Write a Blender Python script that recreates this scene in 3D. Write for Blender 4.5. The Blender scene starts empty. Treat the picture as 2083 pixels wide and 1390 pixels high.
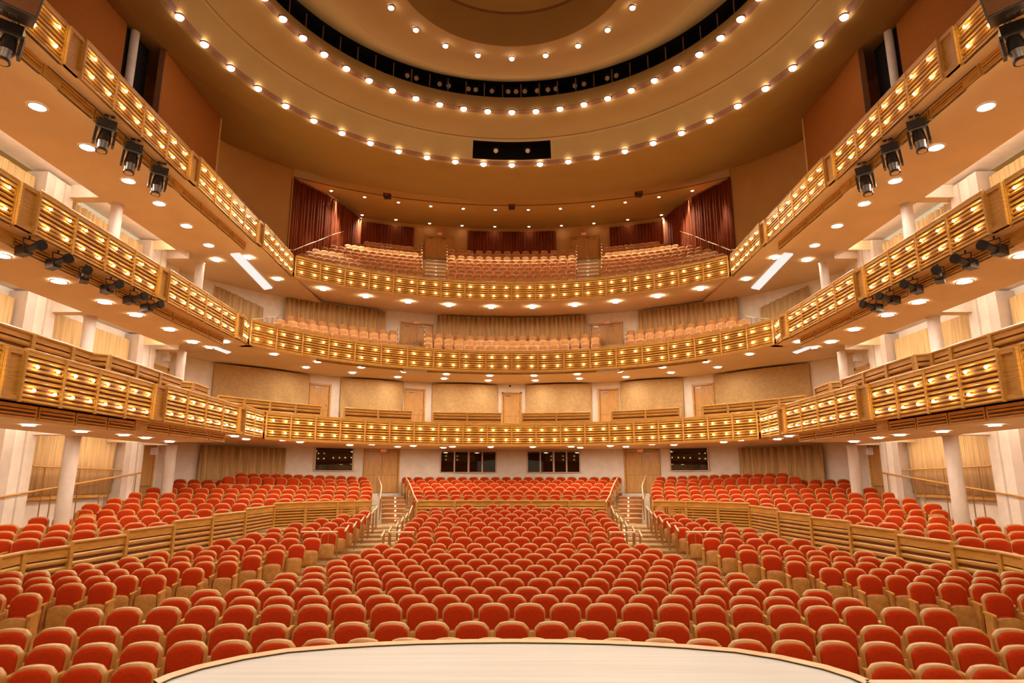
import bpy, math, random
from math import sin, cos, pi, sqrt, hypot, atan2, radians, asin
from mathutils import Vector, Matrix

sc = bpy.context.scene
C = sc.collection
random.seed(7)

# ------------------------------------------------------------ camera, world, exposure
H = 2.85                              # eye height above the front of the house floor
F = 1300.0; PITCH = radians(12.13)
cam = bpy.data.cameras.new('camera'); camo = bpy.data.objects.new('camera', cam); C.objects.link(camo)
camo.location = (0, 0, H); camo.rotation_euler = (pi/2 + PITCH, 0, 0)
cam.sensor_width = 36; cam.lens = F*36/2083; cam.clip_start = .05; cam.clip_end = 300
cam.shift_x = 0.0002
sc.camera = camo
w = bpy.data.worlds.new('world'); sc.world = w; w.use_nodes = True
w.node_tree.nodes['Background'].inputs[0].default_value = (1.0, .74, .46, 1)
w.node_tree.nodes['Background'].inputs[1].default_value = .62
sc.view_settings.view_transform = 'Standard'; sc.view_settings.look = 'None'
sc.view_settings.exposure = 0.28; sc.view_settings.gamma = 1.0
try:
    sc.cycles.use_denoising = True; sc.cycles.max_bounces = 7; sc.cycles.diffuse_bounces = 4
    sc.cycles.sample_clamp_indirect = 4.0
except Exception: pass

def lamp(name, kind, loc, energy, col, size=.3, rot=(0, 0, 0), angle=None):
    l = bpy.data.lights.new(name, kind); o = bpy.data.objects.new(name, l); C.objects.link(o)
    l.energy = energy; l.color = col; o.location = loc; o.rotation_euler = rot
    if kind == 'AREA': l.shape = 'DISK'; l.size = size
    else: l.shadow_soft_size = size
    if kind == 'SPOT': l.spot_size = angle; l.spot_blend = .6
    return o
WARM = (1.0, .80, .56); DAY = (1.0, .93, .84)
# unseen area lights added above the platform to brighten stage and seats
for i, (x, y, z) in enumerate([(-4.5, 2.5, 13), (0, 3.5, 13.5), (4.5, 2.5, 13)]):
    lamp('stage_fill', 'AREA', (x, y, z), 300, (1.0, .90, .76), 1.6)
# house spotlights in the ceiling slots aimed at the seating
for (x, y, tx, ty, e) in [(-6.5, 20, -9, 20, 700), (6.5, 20, 9, 20, 700), (-3.2, 23, -4, 26, 900), (3.2, 23, 4, 26, 900), (0, 16, 0, 15, 1100)]:
    v = Vector((tx - x, ty - y, -14)); o = lamp('house_light', 'SPOT', (x, y, 16.4), e*1.7, WARM, .35, v.to_track_quat('-Z', 'Y').to_euler(), radians(75))

for (x, y, e) in [(-10.2, 32.0, 1000), (-9.6, 36.2, 420), (10.7, 31.0, 350)]:
    lamp('curtain_light', 'SPOT', (x, y, 15.3+H), e, DAY, .08, (0, radians(-7 if x < 0 else 7), 0), radians(50))

# ------------------------------------------------------------ materials
def new_mat(name):
    m = bpy.data.materials.new(name); m.use_nodes = True
    return m, m.node_tree, m.node_tree.nodes['Principled BSDF']
def plain(name, col, rough=.6, metal=0, var=.06, scale=6.0, bump=0, coat=0, stretch=(1, 1, 1), spec=.5):
    m, nt, b = new_mat(name)
    b.inputs['Roughness'].default_value = rough; b.inputs['Metallic'].default_value = metal
    b.inputs['Coat Weight'].default_value = coat; b.inputs['Specular IOR Level'].default_value = spec
    tc = nt.nodes.new('ShaderNodeTexCoord'); mp = nt.nodes.new('ShaderNodeMapping'); mp.inputs['Scale'].default_value = stretch
    n = nt.nodes.new('ShaderNodeTexNoise'); n.inputs['Scale'].default_value = scale; n.inputs['Detail'].default_value = 4
    r = nt.nodes.new('ShaderNodeValToRGB')
    a = tuple(max(0, c*(1-var*2)) for c in col); z = tuple(min(1, c*(1+var*2)) for c in col)
    r.color_ramp.elements[0].position = .3; r.color_ramp.elements[1].position = .7
    r.color_ramp.elements[0].color = (*a, 1); r.color_ramp.elements[1].color = (*z, 1)
    nt.links.new(tc.outputs['Object'], mp.inputs[0]); nt.links.new(mp.outputs[0], n.inputs['Vector'])
    nt.links.new(n.outputs['Fac'], r.inputs[0]); nt.links.new(r.outputs[0], b.inputs['Base Color'])
    if bump:
        bp = nt.nodes.new('ShaderNodeBump'); bp.inputs['Strength'].default_value = bump; bp.inputs['Distance'].default_value = .01
        nt.links.new(n.outputs['Fac'], bp.inputs['Height']); nt.links.new(bp.outputs[0], b.inputs['Normal'])
    return m
def glow(name, col, strength, sampled=True):
    m = bpy.data.materials.new(name); m.use_nodes = True; nt = m.node_tree
    nt.nodes.clear(); e = nt.nodes.new('ShaderNodeEmission'); o = nt.nodes.new('ShaderNodeOutputMaterial')
    e.inputs[0].default_value = (*col, 1); e.inputs[1].default_value = strength; nt.links.new(e.outputs[0], o.inputs[0])
    if not sampled: m.cycles.emission_sampling = 'NONE'
    return m
M = dict(
    wood=plain('maple', (.60, .31, .060), .38, var=.10, scale=3, stretch=(1, 1, 8)),
    slat=plain('maple_slat', (.66, .34, .065), .35, var=.10, scale=2.5, stretch=(1, 1, 6)),
    dark=plain('slat_backing', (.17, .055, .012), .7),
    seatwood=plain('seat_plywood', (.50, .24, .055), .4, var=.10, scale=9),
    topwood=plain('balcony_seat_plywood', (.74, .38, .13), .42, var=.12, scale=9),
    red=plain('red_velvet', (.46, .036, .003), .9, var=.04, scale=30, spec=.15),
    pink=plain('pink_seat_edge', (.80, .34, .15), .7, var=.04, scale=30),
    tan=plain('tan_seat_fabric', (.60, .29, .085), .8, var=.10, scale=12),
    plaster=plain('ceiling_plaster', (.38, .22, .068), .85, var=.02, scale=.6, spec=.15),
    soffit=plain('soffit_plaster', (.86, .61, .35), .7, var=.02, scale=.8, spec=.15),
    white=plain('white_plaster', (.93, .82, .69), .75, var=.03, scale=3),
    grey=plain('column_paint', (.70, .58, .48), .45, var=.03, scale=3),
    drape=plain('beige_fabric', (.62, .40, .18), .85, var=.13, scale=4, stretch=(5, 5, .2), bump=.2, spec=.15),
    screen=plain('woven_screen_fabric', (.56, .36, .155), .85, var=.05, scale=7, bump=.25, spec=.15),
    redcurtain=plain('russet_curtain', (.26, .055, .014), .85, var=.15, scale=4, stretch=(5, 5, .3), spec=.15),
    panel=plain('brown_acoustic_fabric', (.32, .10, .014), .9, var=.03, scale=12, spec=.15),
    upper=plain('tan_upper_wall', (.62, .35, .12), .85, var=.02, scale=1, spec=.15),
    black=plain('black_void', (.012, .006, .005), .8),
    metal=plain('black_metal', (.035, .028, .028), .35, metal=.2),
    steel=plain('grey_steel', (.35, .32, .30), .3, metal=.8),
    brass=plain('bronze_rail', (.42, .22, .08), .3, metal=.4),
    nose=plain('pale_nosing', (.80, .62, .38), .4),
    carpet=plain('tan_floor', (.42, .25, .09), .6, var=.08, scale=5),
    stair=plain('red_brown_riser', (.46, .17, .04), .5),
    stage=plain('pale_stage_boards', (.60, .585, .56), .35, var=.05, scale=1.2, stretch=(.4, 9, 1)),
    lipw=plain('oak_stage_edge', (.70, .46, .22), .35),
    groove=plain('brown_groove', (.20, .075, .022), .8),
    door=plain('oak_door', (.62, .33, .10), .35, var=.06, scale=4, stretch=(3, 3, .5)),
    glass=plain('dark_booth_glass', (.02, .006, .003), .02, var=0),
    mullion=plain('pale_mullion', (.70, .50, .35), .4),
    whitebox=plain('white_plastic', (.85, .82, .80), .4),
    exitred=glow('exit_sign_letters', (.9, .10, .03), .9, False),
    recessglow=glow('lit_recess_glow', (1.0, .92, .85), .8),  # emission painting the light on pale recess sides, no lamp there
    exitbox=plain('exit_sign_face', (.85, .62, .5), .5),
    bulb=glow('bulb_glow', (1.0, .74, .36), 42),
    lens=glow('downlight_lens', (1.0, .88, .78), 160), lens2=glow('rear_downlight_lens', (1.0, .87, .72), 170),
    ring=glow('ring_lamp', (1.0, .90, .82), 30),
    small=glow('small_downlight', (1.0, .84, .66), 22),
    step=glow('step_light', (1.0, .85, .6), 5, False),
    cove=glow('cove_tube', (1.0, .88, .76), 20),
    spotlens=plain('old_lens', (.70, .42, .22), .3),
)

# ------------------------------------------------------------ mesh helpers
class MB:
    def __init__(s): s.v = []; s.f = []; s.m = []; s.mats = []; s.sm = []
    def mi(s, m):
        m = M[m]
        if m not in s.mats: s.mats.append(m)
        return s.mats.index(m)
    def add(s, vs, fs, m, T=None, smooth=False):
        k = len(s.v); i = s.mi(m)
        for p in vs:
            p = Vector(p); s.v.append(T @ p if T else p)
        for f in fs: s.f.append([k+a for a in f]); s.m.append(i); s.sm.append(smooth)
        return s
    def box(s, a, b, m, T=None):
        (x0, y0, z0), (x1, y1, z1) = a, b
        vs = [(x0, y0, z0), (x1, y0, z0), (x1, y1, z0), (x0, y1, z0), (x0, y0, z1), (x1, y0, z1), (x1, y1, z1), (x0, y1, z1)]
        return s.add(vs, [(0, 3, 2, 1), (4, 5, 6, 7), (0, 1, 5, 4), (1, 2, 6, 5), (2, 3, 7, 6), (3, 0, 4, 7)], m, T)
    def tube(s, a, b, r, m, n=8, r2=None, caps=True, T=None):
        a = Vector(a); b = Vector(b); d = (b-a)
        if d.length < 1e-6: return s
        q = d.to_track_quat('Z', 'Y'); r2 = r if r2 is None else r2; vs = []
        for c, rr in ((a, r), (b, r2)):
            for i in range(n): vs.append(c + q @ Vector((rr*cos(2*pi*i/n), rr*sin(2*pi*i/n), 0)))
        fs = [(i, (i+1) % n, n+(i+1) % n, n+i) for i in range(n)]
        s.add(vs, fs, m, T, True)
        if caps: s.add(vs, [tuple(range(n-1, -1, -1)), tuple(range(n, 2*n))], m, T)
        return s
    def sphere(s, c, r, m, n=8, k=5, sc=(1, 1, 1), T=None):
        vs = [(c[0], c[1], c[2]-r*sc[2])]
        for j in range(1, k):
            a = -pi/2 + pi*j/k
            for i in range(n): vs.append((c[0]+sc[0]*r*cos(a)*cos(2*pi*i/n), c[1]+sc[1]*r*cos(a)*sin(2*pi*i/n), c[2]+sc[2]*r*sin(a)))
        vs.append((c[0], c[1], c[2]+r*sc[2])); fs = []
        for i in range(n): fs.append((0, 1+(i+1) % n, 1+i)); fs.append((len(vs)-1, 1+(k-2)*n+i, 1+(k-2)*n+(i+1) % n))
        for j in range(k-2):
            for i in range(n): fs.append((1+j*n+i, 1+j*n+(i+1) % n, 1+(j+1)*n+(i+1) % n, 1+(j+1)*n+i))
        return s.add(vs, fs, m, T, True)
    def prism(s, pts, z0, z1, m, T=None, mtop=None, mside=None):
        n = len(pts); vs = [(x, y, z0) for x, y in pts]+[(x, y, z1) for x, y in pts]
        s.add(vs, [tuple(range(n-1, -1, -1))], m, T); s.add(vs, [tuple(range(n, 2*n))], mtop or m, T)
        return s.add(vs, [(i, (i+1) % n, n+(i+1) % n, n+i) for i in range(n)], mside or m, T)
    def mesh(s, name):
        me = bpy.data.meshes.new(name); me.from_pydata([tuple(p) for p in s.v], [], s.f)
        for m in s.mats: me.materials.append(m)
        me.polygons.foreach_set('material_index', s.m); me.polygons.foreach_set('use_smooth', s.sm); me.update()
        return me
    def build(s, name, parent=None, loc=None):
        o = bpy.data.objects.new(name, s.mesh(name)); C.objects.link(o)
        if parent: o.parent = parent
        if loc: o.location = loc
        return o
def tag(o, label, cat, group=None, kind=None):
    o['label'] = label; o['category'] = cat
    if group: o['group'] = group
    if kind: o['kind'] = kind
    return o
def empty(name, loc, rz, label, cat, group=None):
    o = bpy.data.objects.new(name, None); C.objects.link(o); o.location = loc; o.rotation_euler = (0, 0, rz)
    o.empty_display_size = .2
    return tag(o, label, cat, group)
def struct(name, mb, label=None):
    o = mb.build(name); o['kind'] = 'structure'
    o['label'] = label or name.replace('_', ' '); o['category'] = 'structure'
    return o
def copy_tree(o, parent=None):
    c = o.copy(); C.objects.link(c); c.parent = parent
    for ch in list(o.children): copy_tree(ch, c)
    return c
ORD = ['first', 'second', 'third', 'fourth', 'fifth', 'sixth', 'seventh', 'eighth', 'ninth', 'tenth', 'eleventh', 'twelfth', 'thirteenth',
       'fourteenth', 'fifteenth', 'sixteenth', 'seventeenth', 'eighteenth', 'nineteenth', 'twentieth']
TENS = {2: 'twenty', 3: 'thirty', 4: 'forty', 5: 'fifty', 6: 'sixty'}
def nth(i):
    if i < 20: return ORD[i]
    k = i+1
    return TENS[k//10]+'-'+ORD[k % 10-1] if k % 10 else {2: 'twentieth', 3: 'thirtieth', 4: 'fortieth', 5: 'fiftieth', 6: 'sixtieth'}[k//10]
SIDE = {-1: 'left', 1: 'right'}

# measured directions from the camera's standpoint, turned into places in the hall
cP, sP = cos(PITCH), sin(PITCH)
def at(px, py, zc):
    u = (px-1041)/F; v = (695-py)/F
    return Vector((u*zc, (cP-v*sP)*zc, (sP+v*cP)*zc+H))
def seen(p):
    zc = p[1]*cP+(p[2]-H)*sP
    if zc < .3: return None
    return 1041+F*p[0]/zc, 695-F*(-p[1]*sP+(p[2]-H)*cP)/zc, zc

# ------------------------------------------------------------ ceiling (rings about the hall's round centre)
CX, CY = 0.0, 15.8
def revolve(mb, prof, m, a0=-180, a1=180, n=144, skip=None, mats=None):
    pts = []
    for i in range(n+1):
        a = radians(a0+(a1-a0)*i/n)
        for (r, z) in prof: pts.append((CX+r*sin(a), CY+r*cos(a), z+H))
    k = len(prof)
    for j in range(k-1):
        fs = []
        for i in range(n):
            am = a0+(a1-a0)*(i+.5)/n
            if skip and skip(j, am): continue
            fs.append((i*k+j, i*k+j+1, (i+1)*k+j+1, (i+1)*k+j))
        used = {}; vs = []; out = []
        for f in fs:
            g = []
            for a in f:
                if a not in used: used[a] = len(vs); vs.append(pts[a])
                g.append(used[a])
            out.append(g)
        mb.add(vs, out, (mats or {}).get(j, m), smooth=True)
PROF = [(0.01, 16.3), (3.0, 15.95), (3.42, 15.8), (3.46, 15.72), (3.50, 14.5), (4.2, 14.66), (6.4, 15.35), (8.43, 16.5),      # 0-7
        (8.42, 15.75), (8.2, 15.35), (7.95, 14.86), (7.86, 14.78), (8.04, 14.73), (9.56, 14.5), (9.57, 14.46), (9.62, 14.42),  # 8-15
        (9.64, 14.38), (9.86, 13.64), (9.88, 13.58), (9.98, 13.44), (10.15, 13.44), (11.5, 13.62), (13.5, 14.12), (17, 15.0), (17.04, 15.12),
        (19.2, 15.95), (21.4, 16.7), (21.41, 16.78), (21.50, 16.78), (21.51, 16.7), (27, 17.15), (34, 17.2)]
ce = MB()
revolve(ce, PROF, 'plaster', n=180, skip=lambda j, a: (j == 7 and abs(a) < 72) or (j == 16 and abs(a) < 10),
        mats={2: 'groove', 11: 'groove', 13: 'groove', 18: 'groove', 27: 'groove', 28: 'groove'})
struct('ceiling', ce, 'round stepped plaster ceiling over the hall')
cv = MB()
revolve(cv, [(8.43, 16.5), (8.6, 17.3), (10.6, 17.4), (10.6, 15.7), (8.42, 15.75)], 'black', -72, 72, 72)
for a in (-72, 72):
    t = radians(a); cv.add([(r*sin(t), CY+r*cos(t), z+H) for r, z in ((8.42, 16.5), (8.6, 17.3), (10.6, 17.4), (10.6, 15.7), (8.42, 15.75))], [(0, 1, 2, 3, 4)], 'black')
for i in range(28):
    t = radians(-70+140*i/27); cv.tube((8.62*sin(t), CY+8.62*cos(t), 15.76+H), (8.62*sin(t), CY+8.62*cos(t), 16.5+H), .025, 'groove', 6)
struct('trim_1', cv, 'dark lighting slot curving round the ceiling')
pb = MB()
revolve(pb, [(9.64, 14.38), (9.8, 14.75), (10.9, 14.8), (10.9, 13.62), (9.86, 13.64)], 'black', -10, 10, 12)
for a in (-10, 10):
    t = radians(a); pb.add([(r*sin(t), CY+r*cos(t), z+H) for r, z in ((9.64, 14.38), (9.8, 14.75), (10.9, 14.8), (10.9, 13.62), (9.86, 13.64))], [(0, 1, 2, 3, 4)], 'black')
struct('trim_2', pb, 'dark projection opening in the ceiling band')

def canlight(name, p, r, label, cat, group, m='lens', aim=None):
    """round ceiling light: trim ring and glowing lens"""
    t = empty(name, p, 0, label, cat, group)
    if aim: t.rotation_euler = aim
    return t
def lamp_parts(r, m, drop=.02):
    a = MB(); n = 14
    for i in range(n):
        t0, t1 = 2*pi*i/n, 2*pi*(i+1)/n
        vs = []
        for t in (t0, t1):
            for rr, zz in ((r, .0), (r*1.02, -drop), (r*1.22, -drop), (r*1.25, 0)): vs.append((rr*cos(t), rr*sin(t), zz))
        a.add(vs, [(0, 4, 5, 1), (1, 5, 6, 2), (2, 6, 7, 3)], 'whitebox', smooth=True)
    b = MB(); b.add([(r*cos(2*pi*i/n), r*sin(2*pi*i/n), -.012) for i in range(n)], [tuple(range(n-1, -1, -1))], m)
    return a.mesh('trim_ring'), b.mesh('lens')
def globe_parts(r, m):
    a = MB(); a.tube((0, 0, .02), (0, 0, -.03), r*1.15, 'groove', 12)
    b = MB(); b.sphere((0, 0, -.03), r, m, 10, 6, (1, 1, .8))
    return a.mesh('socket'), b.mesh('globe')
LAMPS = {'big': lamp_parts(.17, 'lens'), 'mid': lamp_parts(.135, 'lens2'), 'small': lamp_parts(.085, 'small'), 'ring': globe_parts(.125, 'ring'), 'dome': globe_parts(.09, 'ring')}
def light(kind, name, p, label, cat, group, rot=None):
    t = empty(name, p, 0, label, cat, group)
    if rot: t.rotation_euler = rot
    for me, nm in zip(LAMPS[kind], ('trim_ring', 'lens') if kind not in ('ring', 'dome') else ('socket', 'globe')):
        o = bpy.data.objects.new(nm, me); C.objects.link(o); o.parent = t
    return t
def ringlights(R, z, step, n, what, group, kind='ring'):
    for i in range(-n, n+1):
        a = i*step
        light(kind, 'ceiling_light', (R*sin(a), CY+R*cos(a), z+H), f'round ceiling light, {nth(i+n)} from the left in the {what}', 'light', group)
ringlights(9.91, 13.46, .1246, 13, 'outer ring of the ceiling', 'outer ring of ceiling lights')
ringlights(7.88, 14.76, .1256, 12, 'inner ring of the ceiling', 'inner ring of ceiling lights')
for i in range(-4, 5):
    a = i*.29
    light('dome', 'ceiling_light', (4.17*sin(a), CY+.1+4.17*cos(a), 14.62+H), f'small round light, {nth(i+4)} from the left round the central dome', 'light', 'lights round the central dome')
# pairs of theatre lights inside the dark slot
def par_can():
    a = MB(); a.tube((0, 0, 0), (0, .22, 0), .115, 'metal', 12, .08); a.tube((0, .22, 0), (0, .30, 0), .06, 'metal', 8)
    b = MB(); b.tube((0, -.006, 0), (0, .01, 0), .098, 'spotlens', 14)
    c = MB(); c.tube((-.13, .1, 0), (-.13, .1, .2), .012, 'metal', 5); c.tube((.13, .1, 0), (.13, .1, .2), .012, 'metal', 5); c.tube((-.13, .1, .2), (.13, .1, .2), .012, 'metal', 5)
    return a.mesh('can'), b.mesh('front_lens'), c.mesh('yoke')
PAR = par_can()
def par(p, rz, tilt, label, group):
    t = empty('spotlight', p, 0, label, 'spotlight', group); t.rotation_euler = (tilt, 0, rz)
    for me, nm in zip(PAR, ('can', 'front_lens', 'yoke')):
        o = bpy.data.objects.new(nm, me); C.objects.link(o); o.parent = t
sl = [-29, -26.5, -20, -17.5, -12, -10, -5.5, -1, 1.2, 3.6, 7, 10, 12.2, 17.5, 20, 26.5, 29]
for i, a in enumerate(sl):
    t = radians(a); par((8.95*sin(t), CY+8.95*cos(t), 16.38+H), -t, radians(18), f'theatre spotlight, {nth(i)} from the left inside the dark ceiling slot', 'spotlights in the ceiling slot')
for i, a in enumerate((-4, 4)):
    t = radians(a); par((10.1*sin(t), CY+10.1*cos(t), 14.2+H), -t, radians(18), f'{SIDE[-1 if a < 0 else 1]} spotlight inside the rectangular ceiling opening', 'spotlights in the rectangular opening')
# top balcony ceiling lights
up = [(407, 294), (702, 350), (1000, 397), (1285, 431), (1572, 452), (1855, 463)]
up2 = [(680, 508), (978, 550), (1275, 582), (1562, 602), (1850, 611)]
def onceil(px, py):
    for k in range(2400):
        zc = 20+k*.012; p = at(px, py, zc); r = hypot(p.x-CX, p.y-CY)
        for (r0, z0), (r1, z1) in zip(PROF[19:], PROF[20:]):
            if r0 <= r <= r1 and r1 > r0:
                if p.z-H >= z0+(z1-z0)*(r-r0)/(r1-r0): return Vector((p.x, p.y, p.z-.01))
    return None
for row, L in (('front', up), ('rear', up2)):
    pts = [onceil(580+a/4.34, 320+b/4.34) for a, b in L]
    pts = pts + [Vector((-p.x, p.y, p.z)) for p in reversed(pts)]
    for i, p in enumerate(pts):
        light('small', 'downlight', p, f'small downlight, {nth(i)} from the left in the {row} row above the top balcony', 'light', 'downlights above the top balcony')
        lamp('downlight_beam', 'SPOT', (p.x, p.y, p.z-.16), 950 if row == 'front' else 260, (1.0, .80, .54), .06, (radians(-30 if row == 'front' else -24), 0, 0), radians(90 if row == 'front' else 66))
for i, (x, y) in enumerate([(788, 391), (1041, 413), (1299, 387)]):
    p = onceil(x, y+3); q = MB(); q.box((-.19, -.2, -.26), (.19, .2, .02), 'black'); q.box((-.15, -.22, -.22), (.15, -.2, -.03), 'groove')
    o = q.build('loudspeaker', loc=p); tag(o, f'small black loudspeaker box under the top balcony ceiling, {["left", "middle", "right"][i]} of three', 'loudspeaker', 'boxes under the top ceiling')

# ------------------------------------------------------------ walls
WC, WR = 19.2, 16.5           # round rear wall
def ribbon(mb, pts, z0, z1, m, thick=0, smooth=True):
    """vertical wall along plan points; z0/z1 may be lists"""
    n = len(pts); zz0 = z0 if isinstance(z0, (list, tuple)) else [z0]*n; zz1 = z1 if isinstance(z1, (list, tuple)) else [z1]*n
    vs = [(p[0], p[1], a) for p, a in zip(pts, zz0)]+[(p[0], p[1], a) for p, a in zip(pts, zz1)]
    mb.add(vs, [(i, i+1, n+i+1, n+i) for i in range(n-1)], m, smooth=smooth)
def arc(c, r, a0, a1, n): return [(r*sin(radians(a0+(a1-a0)*i/n)), c+r*cos(radians(a0+(a1-a0)*i/n))) for i in range(n+1)]
def ang(px, c=WC, r=WR, z=4.0):      # azimuth on the rear wall circle seen at pixel column px (rear wall, mid height)
    u = (px-1041)/F; best = None
    for k in range(-1400, 1401):
        a = radians(k/20); x = r*sin(a); y = c+r*cos(a); e = abs(x/(y*cP+z*sP)-u)
        if y > 20 and (best is None or e < best[0]): best = (e, k/20)
    return best[1]
bw = MB(); ribbon(bw, arc(WC, WR, -66, 66, 80), 0, 9.5+H, 'white'); struct('wall_back', bw, 'pale curved rear wall of the lower three levels')
for s in (-1, 1):
    q = MB(); ribbon(q, [(s*14.4, 4), (s*14.4, 26.4)], -1.0, 8.9+H, 'white'); ribbon(q, [(s*14.4, 26.4), (s*15.07, 25.9)], -1, 8.9+H, 'white')
    struct('wall_'+SIDE[s], q, f'pale {SIDE[s]} side wall behind the columns')
    q = MB(); pts = [(s*13.2, 4), (s*13.2, 24.5), (s*13.15, 26), (s*12.95, 27.2), (s*12.6, 28.3), (s*12.1, 29.3), (s*11.4, 30.3), (s*11.25, 30.5)]
    ribbon(q, pts, 9.2+H, 17+H, 'upper')
    struct('wall_upper_'+SIDE[s], q, f'tan {SIDE[s]} wall curving up to the ceiling above the top balcony')
q = MB(); ribbon(q, arc(CY, 26.2, -30, 30, 40), 9+H, 17.3+H, 'upper'); struct('wall_top', q, 'tan rear wall of the top balcony')

# ------------------------------------------------------------ curtains and fabric
def pleated(pts, z0, z1, m, amp=.06, per=.22, name='curtain', label='', cat='curtain', group=None, ztops=None, sub=5):
    L = [0]
    for a, b in zip(pts, pts[1:]): L.append(L[-1]+hypot(b[0]-a[0], b[1]-a[1]))
    n = max(8, int(L[-1]/per*sub)); P = []; T = []
    for i in range(n+1):
        d = L[-1]*i/n; k = 0
        while k < len(L)-2 and L[k+1] < d: k += 1
        t = (d-L[k])/(L[k+1]-L[k]); a, b = pts[k], pts[k+1]
        dx, dy = (b[0]-a[0])/(L[k+1]-L[k]), (b[1]-a[1])/(L[k+1]-L[k])
        w = amp*(sin(2*pi*d/per+1.3*sin(d*1.7))*.7+.3*sin(2*pi*d/per*.37+2))
        P.append((a[0]+(b[0]-a[0])*t-dy*w, a[1]+(b[1]-a[1])*t+dx*w))
        T.append((ztops[k]+(ztops[k+1]-ztops[k])*t) if ztops else z1)
    q = MB(); ribbon(q, P, z0, T, m); o = q.build(name)
    sol = o.modifiers.new('thickness', 'SOLIDIFY'); sol.thickness = .02
    return tag(o, label, cat, group)
def puffed(a0, a1, z0, z1, bulge, m, label, group, seed=0):
    """flat woven drape hung in a shallow outward bow in front of the rear wall, with sagging swags at its foot"""
    rnd = random.Random(seed); n, k = 40, 14; vs = []
    sw = [rnd.uniform(0, 1) for _ in range(4)]
    for i in range(n+1):
        t = i/n; a = radians(a0+(a1-a0)*t)
        for j in range(k+1):
            h = j/k; z = z0+(z1-z0)*h
            r = WR-.12-bulge*4*t*(1-t)
            for c in sw: r -= .13*max(0, 1-h*1.2)*math.exp(-((t-c)/(.03+.10*(1-h)))**2)*cos(18*(t-c)+6*h)
            vs.append((r*sin(a), WC+r*cos(a), z))
    q = MB(); q.add(vs, [(i*(k+1)+j, (i+1)*(k+1)+j, (i+1)*(k+1)+j+1, i*(k+1)+j+1) for i in range(n) for j in range(k)], m, smooth=True)
    for (t) in (0, 1):
        a = radians(a0 if t == 0 else a1)
        q.add([((WR-.02)*sin(a), WC+(WR-.02)*cos(a), z) for z in (z0, z1)]+[((WR-.12)*sin(a), WC+(WR-.12)*cos(a), z) for z in (z1, z0)], [(0, 1, 2, 3)], m)
    rr = arc(WC, 1, a0, a1, 24)
    vs = []
    for i in range(25):
        t = i/24; a = radians(a0+(a1-a0)*t); r = WR-.12-bulge*4*t*(1-t)
        for r2 in (r-.03, WR-.01): vs.append((r2*sin(a), WC+r2*cos(a), z1+.0))
    q.add(vs, [(2*i, 2*i+1, 2*i+3, 2*i+2) for i in range(24)], 'dark')
    o = q.build('wall_drape'); return tag(o, label, 'drape', group)
# first balcony rear wall: drapes between doors
Z1, Z2, Z3 = 1.54+H, 5.2+H, 8.92+H      # undersides of the three balconies
def A(px, z=4.0): return ang(px, z=z)
for s in (-1, 1):
    mir = (lambda a: a) if s < 0 else (lambda a: -a)
    puffed(mir(A(690)), mir(A(818)), 2.6+H, 5.12+H, .42, 'screen', f'beige woven drape between two doors, {"left" if s < 0 else "right"} outer bay of the first balcony wall', 'drapes on the first balcony wall', 3+s)
    puffed(mir(A(878)), mir(A(1012)), 2.6+H, 5.12+H, .42, 'screen', f'beige woven drape just {SIDE[s]} of the central door on the first balcony', 'drapes on the first balcony wall', 8+s)
    puffed(mir(A(430)), mir(A(626)), 2.6+H, 5.12+H, .42, 'screen', f'wide spotlit beige drape at the far {SIDE[s]} of the first balcony wall', 'drapes on the first balcony wall', 13+s)
    # second balcony curtains
    pleated([(s*sin(radians(a))*(WR-.25), WC+cos(radians(a))*(WR-.25)) for a in [-A(574, 7.5), -A(640, 7.5), -A(700, 7.5), -A(779, 7.5)]], 6.4+H, 9.0+H, 'drape', .09, .26,
            label=f'beige pleated curtain behind the {SIDE[s]} seats of the second balcony', group='second balcony curtains')
    # ground level rear curtain
    pleated([(s*sin(radians(a))*(WR-.2), WC+cos(radians(a))*(WR-.2)) for a in [-A(400, .5), -A(460, .5), -A(520, .5), -A(575, .5)]], -1.6+H, 1.45+H, 'drape', .11, .32,
            label=f'tan pleated curtain at the rear {SIDE[s]} corner of the ground floor', group='ground floor curtains')
    # top balcony side curtain
    pts = [(s*11.25, 30.4), (s*11.15, 31.2), (s*10.9, 32.4), (s*10.55, 34), (s*10.2, 36.5), (s*9.98, 39.6)]
    rc = pleated(pts, 9.4+H, 0, 'redcurtain', .09, .30, label=f'tall russet pleated curtain along the {SIDE[s]} side of the top balcony', group='top balcony side curtains',
            ztops=[15.15+H, 15.3+H, 15.55+H, 15.85+H, 16.3+H, 16.75+H])
    q = MB(); P = [(x, y, z) for (x, y), z in zip(pts, [15.22, 15.38, 15.62, 15.92, 16.36, 16.82])]
    for a, b in zip(P, P[1:]): q.tube((a[0]*.995, a[1], a[2]-.05+H), (b[0]*.995, b[1], b[2]-.05+H), .04, 'groove', 6)
    q.build('curtain_track', rc)
    pleated([(s*x, CY+sqrt(25.95**2-x*x)) for x in (9.95, 8.9, 7.8, 6.65)], 13.0+H, 16.72+H, 'redcurtain', .06, .2, label=f'dark red curtain on the rear wall {SIDE[s]} of the top balcony doors', group='top balcony rear curtains')
pleated([(x, CY+sqrt(26.0**2-x*x)) for x in (-3.05, -1.5, 0, 1.5, 3.05)], 13.0+H, 16.78+H, 'redcurtain', .06, .2, label='dark red curtain between the two top balcony doors', group='top balcony rear curtains')
aL = -A(888, 7.5)
pleated([(sin(radians(a))*(WR-.3), WC+cos(radians(a))*(WR-.3)) for a in (-aL, -aL/2, 0, aL/2, aL)], 6.4+H, 9.02+H, 'drape', .09, .26, label='wide beige pleated curtain at the centre of the second balcony', group='second balcony curtains')

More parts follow.
